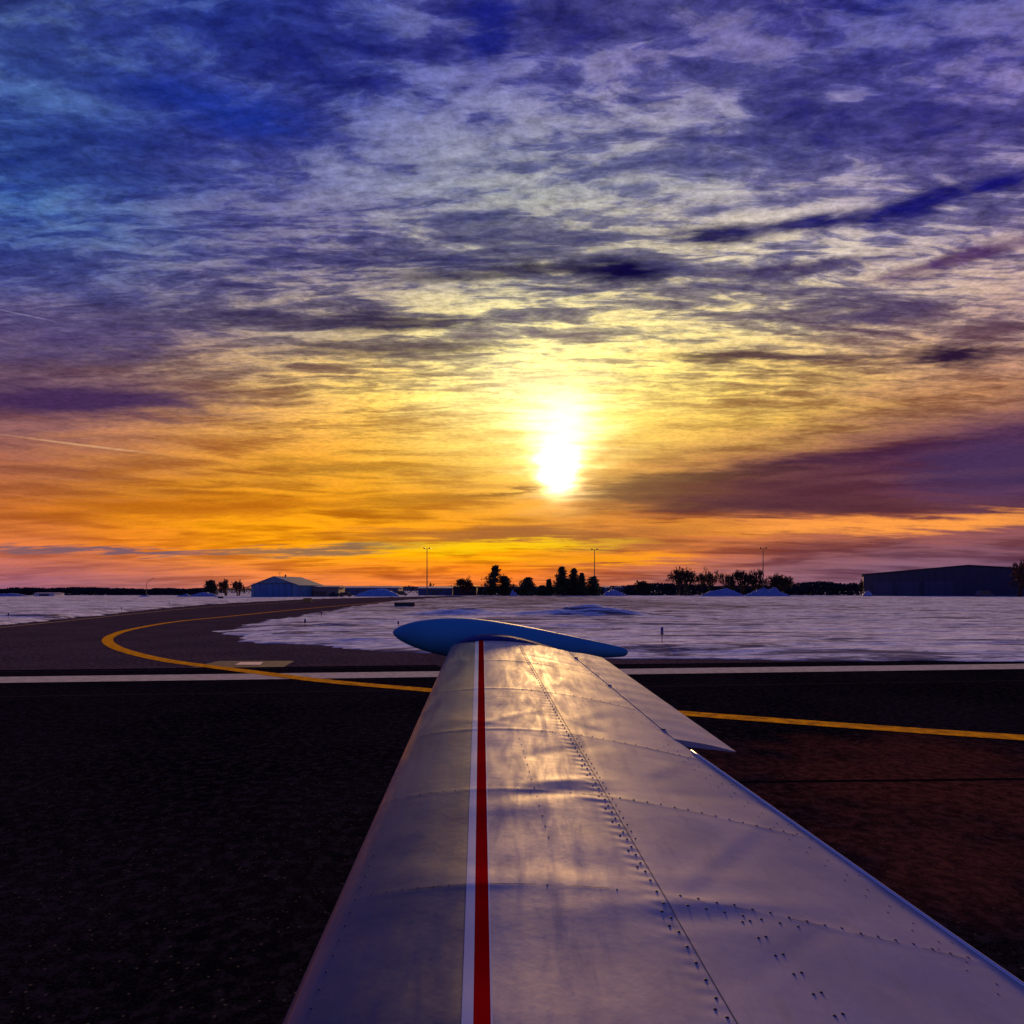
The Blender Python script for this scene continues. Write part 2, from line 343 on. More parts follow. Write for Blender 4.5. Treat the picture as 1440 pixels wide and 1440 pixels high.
# ------------------------------------------------------------------ ground (snow field), runway, taxiway
left_b = [(0,880),(100,869),(200,858),(290,850),(360,846),(430,842.6),(520,840.2),(640,838)]
in_b = [(660,839.4),(620,840.6),(560,844.5),(500,853),(440,863.5),(390,871.5),(340,881),(306,889.5),(350,902),(430,908),(560,917),(700,922),(885,925.5),(1200,929.5),(1440,931)]
poly = [(-300, -200), (-300, -8), (-120, 6), (-45, 15), (-33, 23)] + [G(*p) for p in left_b] + [G(*p) for p in in_b] + [(80, 25.5), (300, 48), (300, -200)]
poly = np.array(poly)
def sdist_poly(x, y):
    dmin = np.full(x.shape, 1e9); inside = np.zeros(x.shape, bool); n = len(poly)
    for i in range(n):
        ax, ay = poly[i]; bx, by = poly[(i + 1) % n]
        ex, ey = bx - ax, by - ay
        t = np.clip(((x - ax) * ex + (y - ay) * ey) / (ex * ex + ey * ey), 0, 1)
        dmin = np.minimum(dmin, np.hypot(x - ax - t * ex, y - ay - t * ey))
        cr = ((ay > y) != (by > y)) & (x < (bx - ax) * (y - ay) / ((by - ay) if by != ay else 1e-9) + ax)
        inside ^= cr
    return np.where(inside, -dmin, dmin)
s = np.linspace(-1, 1, 560); xs = 16 * np.sinh(s * 7.0) 
yn = np.concatenate([np.linspace(-260, 9.5, 28), 10 * np.exp(np.linspace(0, math.log(40), 420)), 400 * np.exp(np.linspace(0.03, math.log(24), 60))])
GX, GY = np.meshgrid(xs, yn)
sdv = sdist_poly(GX, GY)
near = np.clip((400 - GY) / 300, 0, 1)
sdv = sdv + (fbm(GX * 0.5, GY * 1.1, 5, 0.62) * 2.0 + fbm(GX * 2.2, GY * 3.0, 3) * 0.5) * np.clip(GY / 30, 0.5, 2.0)
rel = (fbm(GX * 0.12, GY * 0.45, 5, 0.55) + 0.5) * 0.18 + (fbm(GX * 0.7, GY * 2.4, 4, 0.65) + 0.5) * 0.10
H = 0.01 + rel * np.clip(sdv / 2.5, 0, 1) * np.clip(1.3 - GY / 500, 0.0, 1)
for (px, py, sx, sy, hh) in [(655, 866, 3.2, 2.0, .42), (620, 867, 3, 1.6, .2), (822, 866, 2.6, 2.4, .6), (770, 868, 4, 2, .4), (860, 868, 3, 2, .4), (45, 869, 3, 1.2, .22), (520, 880, 1.2, .8, .14), (470, 884, 1.4, .8, .12), (800, 884, 3, 1, .12)]:
    X0, Y0 = G(px, py)
    H = H + hh * np.exp(-((GX - X0) / sx) ** 2 - ((GY - Y0) / sy) ** 2) * (1 + 0.6 * fbm(GX * 1.2, GY * 1.6, 3))
H = np.where(sdv > 0, H, np.maximum(-0.12, sdv * 0.25))
# the land rises a little far away
H = H + np.clip((GY - 700) / 3000, 0, 1) ** 1.3 * (9 + 16 * (fbm(GX * 0.0011, GY * 0.0011, 3) + 0.5))
ny, nx = GX.shape
verts = np.stack([GX.ravel(), GY.ravel(), H.ravel()], 1)
idx = np.arange(nx * ny).reshape(ny, nx)
faces = np.stack([idx[:-1, :-1].ravel(), idx[:-1, 1:].ravel(), idx[1:, 1:].ravel(), idx[1:, :-1].ravel()], 1)
me = bpy.data.meshes.new('ground'); me.vertices.add(len(verts)); me.vertices.foreach_set('co', verts.ravel())
me.loops.add(faces.size); me.loops.foreach_set('vertex_index', faces.ravel().astype(np.int32))
me.polygons.add(len(faces)); me.polygons.foreach_set('loop_start', np.arange(0, faces.size, 4, dtype=np.int32))
me.polygons.foreach_set('use_smooth', [True] * len(faces)); me.materials.append(M_snow); me.update(calc_edges=True); me.validate()
go = bpy.data.objects.new('ground', me); COL.objects.link(go); tag(go, kind='structure')

SL = 0.104
def line_y(x, off): return off + SL * x
def strip(name, off0, off1, z, x0, x1, m, n=60, slope=SL):
    mb = MB(); vs = []; fs = []
    for i in range(n + 1):
        x = x0 + (x1 - x0) * i / n; vs += [(x, off0 + slope * x, z), (x, off1 + slope * x, z)]
    for i in range(n): fs.append((2*i, 2*i+2, 2*i+3, 2*i+1))
    mb.add(vs, fs); return mb.build(name, m)
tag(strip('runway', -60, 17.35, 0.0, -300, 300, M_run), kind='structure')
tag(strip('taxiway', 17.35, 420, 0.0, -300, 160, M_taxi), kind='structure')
tag(strip('runway_edge_line', 15.17, 16.25, 0.004, -120, 120, M_white), 'long white edge line painted straight across the runway beyond the wing', 'line marking')
tag(strip('pavement_joint', 6.62, 6.66, 0.004, 1.5, 40, M_seam, slope=0.035), 'dark sealed joint across the asphalt right of the wing', 'pavement joint')
tag(strip('pavement_joint', 13.15, 13.2, 0.004, -60, 60, mat('pale_joint', (0.035, 0.028, 0.036), 0.9, spec=0.0)), 'thin pale joint running just before the white edge line', 'pavement joint')
tag(strip('pavement_joint', 17.4, 17.62, 0.005, -60, -2, M_seam), 'dark tar band on the taxiway side of the white line', 'pavement joint')

def ribbon(name, pts, w, z, m, wf=None, sub=6):
    P_ = [Vector((p[0], p[1], 0)) for p in pts]; cr = []
    for i in range(len(P_) - 1):
        p0 = P_[max(i - 1, 0)]; p1 = P_[i]; p2 = P_[i + 1]; p3 = P_[min(i + 2, len(P_) - 1)]
        for k in range(sub):
            t = k / sub
            cr.append(0.5 * ((2 * p1) + (-p0 + p2) * t + (2 * p0 - 5 * p1 + 4 * p2 - p3) * t * t + (-p0 + 3 * p1 - 3 * p2 + p3) * t ** 3))
    cr.append(P_[-1]); mb = MB(); vs = []; fs = []
    for i, p in enumerate(cr):
        t = (cr[min(i + 1, len(cr) - 1)] - cr[max(i - 1, 0)]).normalized(); n = Vector((-t.y, t.x, 0)) * w / 2
        vs += [tuple(p + n + Vector((0, 0, z))), tuple(p - n + Vector((0, 0, z)))]
    for i in range(len(cr) - 1): fs.append((2*i+1, 2*i+3, 2*i+2, 2*i))
    mb.add(vs, fs); return mb.build(name, m)
yl = [(1900,1068),(1440,1038),(1200,1021.5),(955,1003),(780,988),(605,971),(500,962),(440,956),(370,947),(300,938),(240,930),(190,919.5),(160,909),(151,900),(162,892),(190,884),(250,874),(330,866),(420,857),(500,850),(580,844),(640,841.5)]
tag(ribbon('taxiway_centre_line', [G(*p) for p in yl], 0.40, 0.008, M_yellow), 'yellow line curving off the runway and along the taxiway', 'line marking')
yl2 = [(1900,1069),(1440,1039)]
tag(ribbon('taxiway_edge_line', [G(*p) for p in [(-120,893),(0,882.5),(100,872.5),(200,862),(290,854),(380,848.5),(450,845)]], 0.22, 0.006, mat('worn_edge_paint', (0.22, 0.12, 0.07), 0.7)), 'thin worn line beside the far left snow edge', 'line marking')
pad = thing('concrete_pad', 'pale concrete pad with small white painted panel, set in the asphalt left of the wing', 'concrete pad')
mb = MB(); mb.add([(*G(268, 938.5), .003), (*G(398, 938.5), .003), (*G(414, 929.5), .003), (*G(308, 929.5), .003)], [(0, 1, 2, 3)]); mb.build('slab', M_slab, pad)
mb = MB(); mb.add([(*G(330, 935.4), .012), (*G(366, 935.4), .012), (*G(370, 931.6), .012), (*G(338, 931.6), .012)], [(0, 1, 2, 3)]); mb.build('painted_panel', mat('pad_paint', (0.75, 0.6, 0.55), 0.5), pad)

# ------------------------------------------------------------------ the aeroplane's wing
K = 1014.0
def zapex(D): return EYE - (K - 140 * D) / 900
def XL(D): return -0.535 + 0.0187 * (D - 1.35)
def XT(D): return 1.40 - 0.2379 * (D - 1.84)
AR = 3.27
def XC(D): return np.where(np.asarray(D) <= AR, 1.39 - 0.3874 * (np.asarray(D) - 1.84), 0.836 - 0.2563 * (np.asarray(D) - AR))   # rear edge of the fixed skin
UP = [(0,-.100),(.004,-.085),(.012,-.070),(.03,-.052),(.07,-.031),(.12,-.016),(.2,-.003),(.27,0),(.34,-.003),(.42,-.013),(.5,-.033),(.6,-.066),(.7,-.105),(.8,-.150),(.9,-.192),(1,-.240),(1.3,-.385)]
LO = [(0,-.100),(.004,-.118),(.012,-.130),(.05,-.165),(.15,-.205),(.3,-.228),(.5,-.238),(.7,-.244),(.9,-.248),(1,-.256),(1.3,-.40)]
def pr(tabl, u):
    return np.interp(u, [p[0] for p in tabl], [p[1] for p in tabl])
def prs(u):   # smoothed upper profile
    o = 0.02 * np.clip(u * 8, 0, 1)
    return (pr(UP, u) * 2 + pr(UP, np.clip(u - o, 0, 1)) + pr(UP, np.clip(u + o, 0, 1)) + pr(UP, np.clip(u - o / 2, 0, 1)) + pr(UP, np.clip(u + o / 2, 0, 1))) / 6
RIBS = [0.25, 0.78, 1.31, 1.84, 2.43, 3.05, 3.68, 4.30, 4.84]
rng = np.random.RandomState(11)
BUMPS = []
for i in range(170):
    D0 = rng.uniform(0.8, 4.8); X0 = rng.uniform(-.3, 1.25)
    BUMPS.append((D0, X0, rng.uniform(.03, .10), rng.uniform(.08, .30), rng.uniform(-.5, .7), rng.normal() * .0014))
for D0, X0, a, b, th, am in [(2.42,.16,.035,.17,.25,-.0065),(2.53,.22,.03,.16,.3,.005),(2.40,.30,.02,.06,.1,.004),(2.30,.05,.07,.2,.1,.003),(1.86,.05,.05,.3,.0,.0035),(1.95,.12,.07,.22,.1,-.003),(1.84,.56,.03,.25,.25,.004),(1.76,.52,.04,.2,.3,-.004),
                         (2.2,.75,.04,.45,.9,.004),(2.1,.70,.05,.4,.9,-.003),(2.75,.62,.05,.35,.9,.004),(2.65,.55,.05,.3,.8,-.0035),(3.4,.45,.06,.3,.9,.004),(3.3,.4,.05,.3,.9,-.004),(3.9,.32,.08,.25,1.0,.004),(3.75,.25,.08,.25,.9,-.004),
                         (2.15,-.38,.06,.1,.2,.003),(1.7,-.36,.08,.14,.2,-.003),(3.2,-.3,.08,.12,0,.002)]:
    BUMPS.append((D0, X0, a, b, th, am))
def dent(D, X, u):
    z = 0
    for Ri in RIBS:
        z = z + 0.0008 * np.exp(-((D - Ri) / 0.014) ** 2) * (0.55 + fbm(X * 4 + Ri * 9, D * 0 + Ri, 3) * 1.6)
    for i in range(len(RIBS) - 1):
        a, b = RIBS[i], RIBS[i + 1]; t = np.clip((D - a) / (b - a), 0, 1)
        z = z - 0.0020 * np.sin(np.pi * t) ** 2 * (0.8 + 1.5 * fbm(X * 2.5 + 13 * i, D * 2.0, 2))
    for (D0, X0, sa, sb, th, am) in BUMPS:
        c, s_ = math.cos(th), math.sin(th); a = (D - D0) * c - (X - X0) * s_; b = (D - D0) * s_ + (X - X0) * c
        z = z + 0.42 * am * np.exp(-(a / sa) ** 2 - (b / sb) ** 2)
    # puckers beside the spar seam
    xs_ = XSP(D)
    z = z + 0.0004 * np.exp(-((X - xs_ + .03) / .03) ** 2) * np.sin(D * 2 * np.pi / .045) * np.exp(-((D - 2.35) / 1.1) ** 2)
    z = z + 0.0009 * np.exp(-((X - xs_) / .012) ** 2)
    edge = np.clip(u / 0.10, 0, 1) * np.clip((XC(D) - X) / 0.05, 0, 1)
    return z * edge
def XSP(D): return 0.437 - 0.128 * (D - 1.84)
def surf(D, u, off=0.0):
    D = np.asarray(D, float); u = np.asarray(u, float)
    xl = XL(D); xt = XT(D); c = xt - xl
    X = xl + u * c
    Z = zapex(D) + prs(u) * c / 1.93 + dent(D, X, u) + off
    return X, D, Z
def uof(D, X): return (X - XL(D)) / (XT(D) - XL(D))
def XRR(D): return -0.045 - 0.177 * (D - 1.356) / 3.64      # aft side of the red stripe
def XH(D): return float(XC(D))
def patch(mb, D0, D1, nD, ua, ub, nu, off=0.0, mi=0, cosn=False, lower=False):
    Ds = np.linspace(D0, D1, nD); T = np.linspace(0, 1, nu)
    if cosn: T = T ** 2.2
    U = np.array([[ua(D) + (ub(D) - ua(D)) * t for t in T] for D in Ds]); DD = np.repeat(Ds[:, None], nu, 1)
    if lower:
        c = np.array([XT(D) - XL(D) for D in Ds])[:, None]; xl = np.array([XL(D) for D in Ds])[:, None]
        X = xl + U * c; Z = np.array([zapex(D) for D in Ds])[:, None] + pr(LO, U) * c / 1.93 + off; Y = DD; ub_ = np.array([ub(D) for D in Ds])[:, None]; k = np.clip(U / ub_, 0, 1) ** 10; Z = Z * (1 - k) + k * (surf(DD, U)[2] - .004)
    else: X, Y, Z = surf(DD, U, off)
    vs = np.stack([X.ravel(), Y.ravel(), Z.ravel()], 1).tolist(); fs = []
    for i in range(nD - 1):
        for j in range(nu - 1):
            a = i * nu + j; q_ = (a, a + 1, a + nu + 1, a + nu)
            fs.append(tuple(reversed(q_)) if lower else q_)
    mb.add(vs, fs, mi)
def wing_paint(name, c, rough, metal, coat):
    m = bpy.data.materials.new(name); m.use_nodes = True; q = N(m.node_tree); L = m.node_tree.links
    b = m.node_tree.nodes['Principled BSDF']; b.inputs['Metallic'].default_value = metal
    b.inputs['Coat Weight'].default_value = coat; b.inputs['Coat Roughness'].default_value = 0.22
    p = q.new('ShaderNodeTexCoord').outputs['Object']
    a = q.noise(p, 2.2, 6, 0.65, 0.4); fine = q.noise(p, 300, 2, 0.6); sm = q.noise(q.mapping(p, sc=(6, 1.2, 3)), 2.5, 6, 0.65, 0.5)
    col = q.mix(q.mr(a, 0.3, 0.7, 0, 1), tuple(v * 0.80 for v in c), c)
    col = q.mix(q.mr(sm, 0.55, 0.72, 0, 0.22), col, (0.22, 0.20, 0.20))
    col = q.mix(q.mr(fine, 0.5, 0.75, 0, 0.18), col, (0.2, 0.2, 0.22))
    L.new(col, b.inputs['Base Color']); L.new(q.mr(sm, 0.3, 0.7, rough - 0.06, rough + 0.12), b.inputs['Roughness'])
    bn = q.new('ShaderNodeBump'); bn.inputs['Strength'].default_value = 0.6; bn.inputs['Distance'].default_value = 0.0018
    L.new(q.m('ADD', q.noise(p, 7, 4, 0.55), q.m('MULTIPLY', q.noise(p, 45, 3, 0.6), 0.12)), bn.inputs['Height']); L.new(bn.outputs[0], b.inputs['Normal'])
    return m
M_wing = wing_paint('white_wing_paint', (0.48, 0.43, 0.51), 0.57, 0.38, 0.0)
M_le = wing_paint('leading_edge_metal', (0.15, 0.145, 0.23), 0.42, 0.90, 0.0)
M_rivet = mat('rivet_metal', (0.03, 0.027, 0.045), 0.6, 0.0, 0.1)
M_seamw = mat('panel_gap', (0.03, 0.028, 0.035), 0.7)
M_red = mat('red_stripe_paint', (0.75, 0.001, 0.004), 0.8, spec=0.0, var=0.25, vscale=3)
M_wst = mat('white_stripe_paint', (0.72, 0.72, 0.78), 0.4, var=0.12, vscale=3, coat=0.2)
M_tank = mat('shade_blue_tank', (0.055, 0.30, 0.48), 0.6, 0.0, 0.2, 0.0, col2=(0.045, 0.24, 0.42), vscale=2.5, bump=0.001, bscale=9)  # blue of the shaded side put into the tank's colour
M_fair = mat('shade_navy_fairing', (0.02, 0.04, 0.22), 0.7, 0.0, 0.1, 0.0, var=0.3)  # navy of the shadow put into the fairing's colour

wing = thing('airplane_wing', 'long white riveted low wing with red stripe and blue tip tank over the asphalt', 'airplane wing', (0, 0, 0))
ROOT, TIP, MID = -0.2, 4.86, AR
us = lambda D: uof(D, XRR(D) - 0.037)
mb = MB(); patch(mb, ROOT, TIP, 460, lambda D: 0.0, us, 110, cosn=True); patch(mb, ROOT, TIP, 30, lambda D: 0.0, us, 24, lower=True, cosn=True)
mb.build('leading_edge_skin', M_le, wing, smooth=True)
mb = MB()
uh = lambda D: uof(D, XH(D))
patch(mb, ROOT, MID, 440, us, uh, 330); patch(mb, ROOT, MID, 20, us, uh, 40, lower=True)
patch(mb, MID, TIP, 240, us, uh, 220); patch(mb, MID, TIP, 12, us, uh, 40, lower=True)
def wall(mb, pts_up, pts_lo, mi=0):
    n = len(pts_up); mb.add(list(pts_up) + list(pts_lo), [(i, i + 1, n + i + 1, n + i) for i in range(n - 1)], mi)
# rivets and seams belong to the skin
def rivet(mb, D, X, r=0.0052, mi=2):
    u = uof(D, X)
    if u < 0.02 or X > XH(D) - .008: return
    e = 0.01; x0, y0, z0 = [float(v) for v in surf(D, u)]
    zx = float(surf(D, uof(D, X + e))[2]); zy = float(surf(D + e, uof(D + e, X))[2])
    n = Vector((-(zx - z0) / e, -(zy - z0) / e, 1)).normalized(); a = n.orthogonal().normalized(); b = n.cross(a); c = Vector((x0, y0, z0))
    vs = [c + n * (r * .30)]; k = 8
    for rr, hh in ((.6, .22), (1.0, -.05)):
        for i in range(k): vs.append(c + (a * math.cos(6.2832 * i / k) + b * math.sin(6.2832 * i / k)) * r * rr + n * hh * r)
    fs = [(0, 1 + i, 1 + (i + 1) % k) for i in range(k)] + [(1 + i, 9 + i, 9 + (i + 1) % k, 1 + (i + 1) % k) for i in range(k)]
    mb.add(vs, fs, mi)
rr = random.Random(5)
D = 0.7
while D < 4.8:
    rivet(mb, D, XSP(D) - 0.016); 
    if D < 2.7 and int(D * 100) % 3 == 0: rivet(mb, D + .02, XSP(D) - 0.036)
    if 2.1 < D < 3.0: rivet(mb, D + .012, XSP(D) + 0.014, 0.0042)
    D += 0.045 if D > 1.9 else 0.055
for i, Ri in enumerate(RIBS[1:-1]):
    x = XSP(Ri) + .05; xe = XH(Ri) - .03
    while x < xe:
        rivet(mb, Ri + 0.012 * rr.uniform(.6, 1.2), x, 0.005 if Ri < 3 else .0042)
        if Ri in (1.84, 1.31) and x < .8: rivet(mb, Ri - .03, x + .01)
        x += 0.052
    x = XRR(Ri) + .12
    while x < XSP(Ri) - .05:
        if rr.random() < .45: rivet(mb, Ri, x, 0.0032)
        x += 0.05
D = 0.7
while D < 3.22:                                   # rows ahead of the trailing edge
    rivet(mb, D, XH(D) - .10, .0036); rivet(mb, D + .03, XH(D) - .16, .0034)
    if rr.random() < .5: rivet(mb, D + .015, XH(D) - .05, .003)
    D += 0.075
D = 0.7
while D < 1.8:                                    # doubled row of the rear spar near the root
    rivet(mb, D, .62 - (D - 1.84) * .35, .0052); rivet(mb, D + .012, .645 - (D - 1.84) * .35, .0052); D += 0.06
D = MID + .06
while D < 4.7: rivet(mb, D, XH(D) - .03, .0032); D += 0.05
D = 2.1
while D < 3.0: rivet(mb, D, .12 - (D - 2.1) * .1, .0032); D += .07
for (D0, D1, fx) in ((0.7, 4.84, XSP),):
    Ds = np.linspace(D0, D1, 240); X = np.array([fx(D) for D in Ds]); w = 0.0013
    A_ = [surf(D, uof(D, x - w), .0006) for D, x in zip(Ds, X)]; B_ = [surf(D, uof(D, x + w), .0006) for D, x in zip(Ds, X)]
    vs = [tuple(map(float, p)) for pq in zip(A_, B_) for p in pq]; mb.add(vs, [(2*i, 2*i+1, 2*i+3, 2*i+2) for i in range(len(Ds) - 1)], 1)
for Ri in RIBS[1:-1]:
    Us = np.linspace(us(Ri) + .01, uh(Ri) - .01, 160)
    a = surf(Ri - .0008, Us, .0005); b = surf(Ri + .0008, Us, .0005)
    vs = []
    for i in range(160): vs += [(float(a[0][i]), Ri - .0008, float(a[2][i])), (float(b[0][i]), Ri + .0008, float(b[2][i]))]
    mb.add(vs, [(2*i, 2*i+2, 2*i+3, 2*i+1) for i in range(159) if fbm(np.array(i * .09 + Ri * 7), np.array(Ri), 2) > -.02], 1)
mb.build('wing_skin', [M_wing, M_seamw, M_rivet], wing, smooth=True)
# rivets of the leading edge
mb = MB()
for D in np.arange(0.8, 2.1, 0.055): rivet(mb, float(D), XL(D) + .075, .0036, 0)
for Ri in RIBS[1:-1]:
    x = XL(Ri) + .03
    while x < XRR(Ri) - .10: rivet(mb, Ri + .006, x, .0026, 0); x += .045
    Us = np.linspace(.01, us(Ri) - .012, 60); a = surf(Ri - .0008, Us, .0005); b = surf(Ri + .0008, Us, .0005); vs = []
    for i in range(60): vs += [(float(a[0][i]), Ri - .0008, float(a[2][i])), (float(b[0][i]), Ri + .0008, float(b[2][i]))]
    mb.add(vs, [(2*i, 2*i+2, 2*i+3, 2*i+1) for i in range(59) if fbm(np.array(i * .11 + Ri * 5), np.array(Ri), 2) > -.03], 1)
tag(mb.build('leading_edge_rivets', [M_rivet, M_seamw], wing, smooth=True), kind='stuff')
def stripe(name, w0, w1, m, D0=ROOT, D1=TIP, off=0.0008):
    mb = MB(); patch(mb, D0, D1, 460 if D1 - D0 > 1 else 30, lambda D: uof(D, XRR(D) + w0), lambda D: uof(D, XRR(D) + w1), 5, off=off); return mb.build(name, m, wing, smooth=True)
stripe('red_stripe', -0.037, 0.0, M_red); stripe('white_stripe', -0.0625, -0.0372, M_wst); stripe('white_stripe', 0.0002, 0.0045, M_wst)
# trailing edge bead
mb = MB(); pts = []
for D in np.linspace(ROOT, MID - .12, 60):
    x, y, z = [float(v) for v in surf(D, uh(D))]; pts.append((x, y, z + .001))
mb.tube(pts, .0065, 8); mb.build('trailing_edge_bead', mat('polished_edge', (.85, .82, .84), .35, .6), wing, smooth=True)
# aileron, deflected up
mb = MB(); nD, nu = 120, 26; vs = []; vl = []
for i in range(nD):
    D = MID + .006 + (TIP - .02 - MID - .006) * i / (nD - 1); f_ = (D - MID) / (4.85 - MID); xh = XH(D) - .004; xt = 1.148 + (.684 - 1.148) * f_
    z0 = float(surf(D, uof(D, xh))[2]) + .004; x0 = xh; zt = EYE - (.8175 + (.496 - .8175) * f_)
    for j in range(nu):
        t = j / (nu - 1); x = x0 + (xt - x0) * t
        vs.append((x, D, z0 - .002 + (zt - z0) * t + .006 * math.sin(math.pi * t) + 0.00025 * math.sin(D * 2 * math.pi / .16)))
        vl.append((x, D, z0 - .002 + (zt - z0) * t - .03 * (1 - t) - .004))
fs = [(i*nu+j, i*nu+j+1, (i+1)*nu+j+1, (i+1)*nu+j) for i in range(nD-1) for j in range(nu-1)]
mb.add(vs, fs); mb.add(vl, [tuple(reversed(f)) for f in fs]); 
wall(mb, vs[:nu], vl[:nu]); wall(mb, vs[-nu:], vl[-nu:]); wall(mb, vs[nu-1::nu], vl[nu-1::nu]); wall(mb, vs[0::nu], vl[0::nu], 1)
mb.build('aileron', [M_wing, M_seamw], wing, smooth=False)
for p in bpy.data.objects['aileron'].data.polygons: p.use_smooth = p.index < 2 * len(fs)
for D in (3.4, 4.1, 4.7):
    mb = MB(); z0 = float(surf(D, uof(D, XH(D)))[2]); mb.tube([(XH(D) - .012, D, z0 + .002), (XH(D) + .014, D, z0 + .0)], .004, 6)
    mb.build('hinge', M_seamw, wing)
# tip fairing and tank
def fairing():
    mb = MB(); rows = []
    secs = [(TIP - .004, -.004, 1.0, 0.002), (TIP + .02, .012, 1.0, .0), (TIP + .07, .020, .99, 0), (TIP + .16, .022, .95, 0), (TIP + .3, .005, .88, 0), (TIP + .42, -.03, .78, 0)]
    Us = list(np.linspace(0, 1, 44) ** 1.6 * .92)
    for (D, dzv, sc, _) in secs:
        c = XT(TIP) - XL(TIP); xl = XL(TIP); row = []
        for u in Us:
            z = float(prs(np.array(u))) * c / 1.93; w = math.sin(math.pi * min(1, max(0, u / .9))) ** .6 * (1.5 - 1.6 * u)
            row.append((xl + .02 + (1 - sc) * .3 + u * c * sc * .92, D, zapex(TIP) + (D - TIP) * .04 + z + dzv * w + 0.012 * w))
        for u in reversed(Us):
            z = float(pr(LO, u)) * c / 1.93
            row.append((xl + .02 + (1 - sc) * .3 + u * c * sc * .92, D, zapex(TIP) + (D - TIP) * .04 + z - dzv * .3))
        rows.append(row)
    n = len(rows[0]); vs = [p for r_ in rows for p in r_]
    fs = [(i*n+j, i*n+(j+1) % n, (i+1)*n+(j+1) % n, (i+1)*n+j) for i in range(len(rows)-1) for j in range(n)]
    fs.append(tuple(range(n))); mb.add(vs, fs); return mb
mbf = fairing(); mbf.build('tip_fairing', M_fair, wing, smooth=True)
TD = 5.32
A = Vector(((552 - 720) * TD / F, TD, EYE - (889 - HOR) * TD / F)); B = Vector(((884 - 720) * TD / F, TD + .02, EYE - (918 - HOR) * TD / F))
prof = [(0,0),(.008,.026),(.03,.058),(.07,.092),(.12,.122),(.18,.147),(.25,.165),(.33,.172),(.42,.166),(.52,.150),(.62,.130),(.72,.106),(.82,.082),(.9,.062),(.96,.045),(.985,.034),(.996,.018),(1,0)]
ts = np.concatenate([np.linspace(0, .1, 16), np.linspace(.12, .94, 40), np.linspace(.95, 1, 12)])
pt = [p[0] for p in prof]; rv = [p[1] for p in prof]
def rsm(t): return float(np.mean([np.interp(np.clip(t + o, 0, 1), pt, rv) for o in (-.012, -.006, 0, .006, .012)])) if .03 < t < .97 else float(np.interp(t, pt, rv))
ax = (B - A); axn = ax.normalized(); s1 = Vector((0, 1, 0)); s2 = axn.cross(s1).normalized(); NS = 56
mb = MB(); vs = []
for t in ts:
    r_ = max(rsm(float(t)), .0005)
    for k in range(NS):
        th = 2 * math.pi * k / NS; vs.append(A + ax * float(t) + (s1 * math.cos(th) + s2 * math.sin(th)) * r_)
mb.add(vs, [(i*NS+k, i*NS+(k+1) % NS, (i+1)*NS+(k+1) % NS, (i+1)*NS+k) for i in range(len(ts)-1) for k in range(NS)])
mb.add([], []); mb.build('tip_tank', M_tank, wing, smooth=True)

# ------------------------------------------------------------------ edge markers
M_dk = mat('dark_painted_metal', (0.02, 0.02, 0.025), 0.5, var=0.3)
M_or = mat('orange_marker', (0.35, 0.06, 0.02), 0.5, var=0.3)
M_lens = mat('blue_lens', (0.01, 0.02, 0.25), 0.2)
def marker(px, py, hgt, label):
    X, Y = G(px, py); t = thing('edge_light', label, 'edge light', (X, Y, 0), 0, 'edge lights on stakes beside the pavement')
    mb = MB(); mb.tube([(0, 0, -.05), (0, 0, hgt * .62)], .014, 8); mb.tube([(0, 0, 0.0), (0, 0, .06)], [.07, .05], 12); mb.build('stake', M_or, t)
    mb = MB(); z = hgt * .6; mb.tube([(0, 0, z), (0, 0, z + .04), (0, 0, z + .06)], [.03, .045, .055], 12); mb.build('collar', M_dk, t)
    mb = MB(); z += .06; k = hgt - z; mb.tube([(0, 0, z), (0, 0, z + k * .6), (0, 0, z + k * .9), (0, 0, z + k)], [.05, .05, .035, .01], 12); mb.build('lens', M_lens, t, smooth=True)
marker(931, 911, .76, 'tallest stake light standing alone in the snow right of the tip tank')
marker(429, 886, .60, 'stake light in the snow tongue, in front of the yellow line bend')
marker(452, 870, .5, 'faint stake light at the taxiway edge beyond the snow tongue')
marker(560, 885, .45, 'stake light just left of the blue tip tank nose')
marker(12, 872, .52, 'stake light at the far left edge of the photo by the snow border')
marker(171, 861, .52, 'stake light on snow beyond the far left taxiway edge')
marker(238, 852, .5, 'small stake light on snow below the far bent lamp')
marker(348, 846.5, .5, 'small stake light in front of the blue hangar door')
marker(823, 841, .7, 'short stake light in front of the evergreen clump')
marker(1252, 845, .5, 'tiny stake light in the snow before the big dark hangar')

# ------------------------------------------------------------------ signs
M_yp = mat('yellow_sign_face', (0.45, 0.30, 0.02), 0.5, var=0.2)
def sign(name, px0, px1, ptop, pbot, label, m, cat='airfield sign'):
    X, Y = G((px0 + px1) / 2, pbot); w = (px1 - px0) * Y / F; hh = (pbot - ptop) * Y / F
    t = thing(name, label, cat, (X, Y, 0), 0)
    mb = MB(); mb.box(-w/2, w/2, -.06, .06, .12, hh); mb.build('panel', m, t)
    mb = MB(); mb.ring(-w/2, w/2, -.09, .09, .12, hh, .035)
    mb.build('frame', M_dk, t)
    for k in range(4):
        mb = MB(); x = -w * .4 + w * .8 * k / 3; mb.tube([(x, 0, -.05), (x, 0, .09)], .03, 8); mb.build('leg', M_dk, t)
    return t
sign('guidance_sign', 555, 583, 847.5, 854.5, 'black backed airfield guidance sign standing in the snow beyond the tank', M_dk)
sign('guidance_sign', 427, 438, 841.3, 846.8, 'small yellow airfield sign in front of the annex windows', M_yp)
sign('guidance_sign', 307, 314, 839, 842, 'tiny dark airfield sign left of the blue hangar', M_dk)

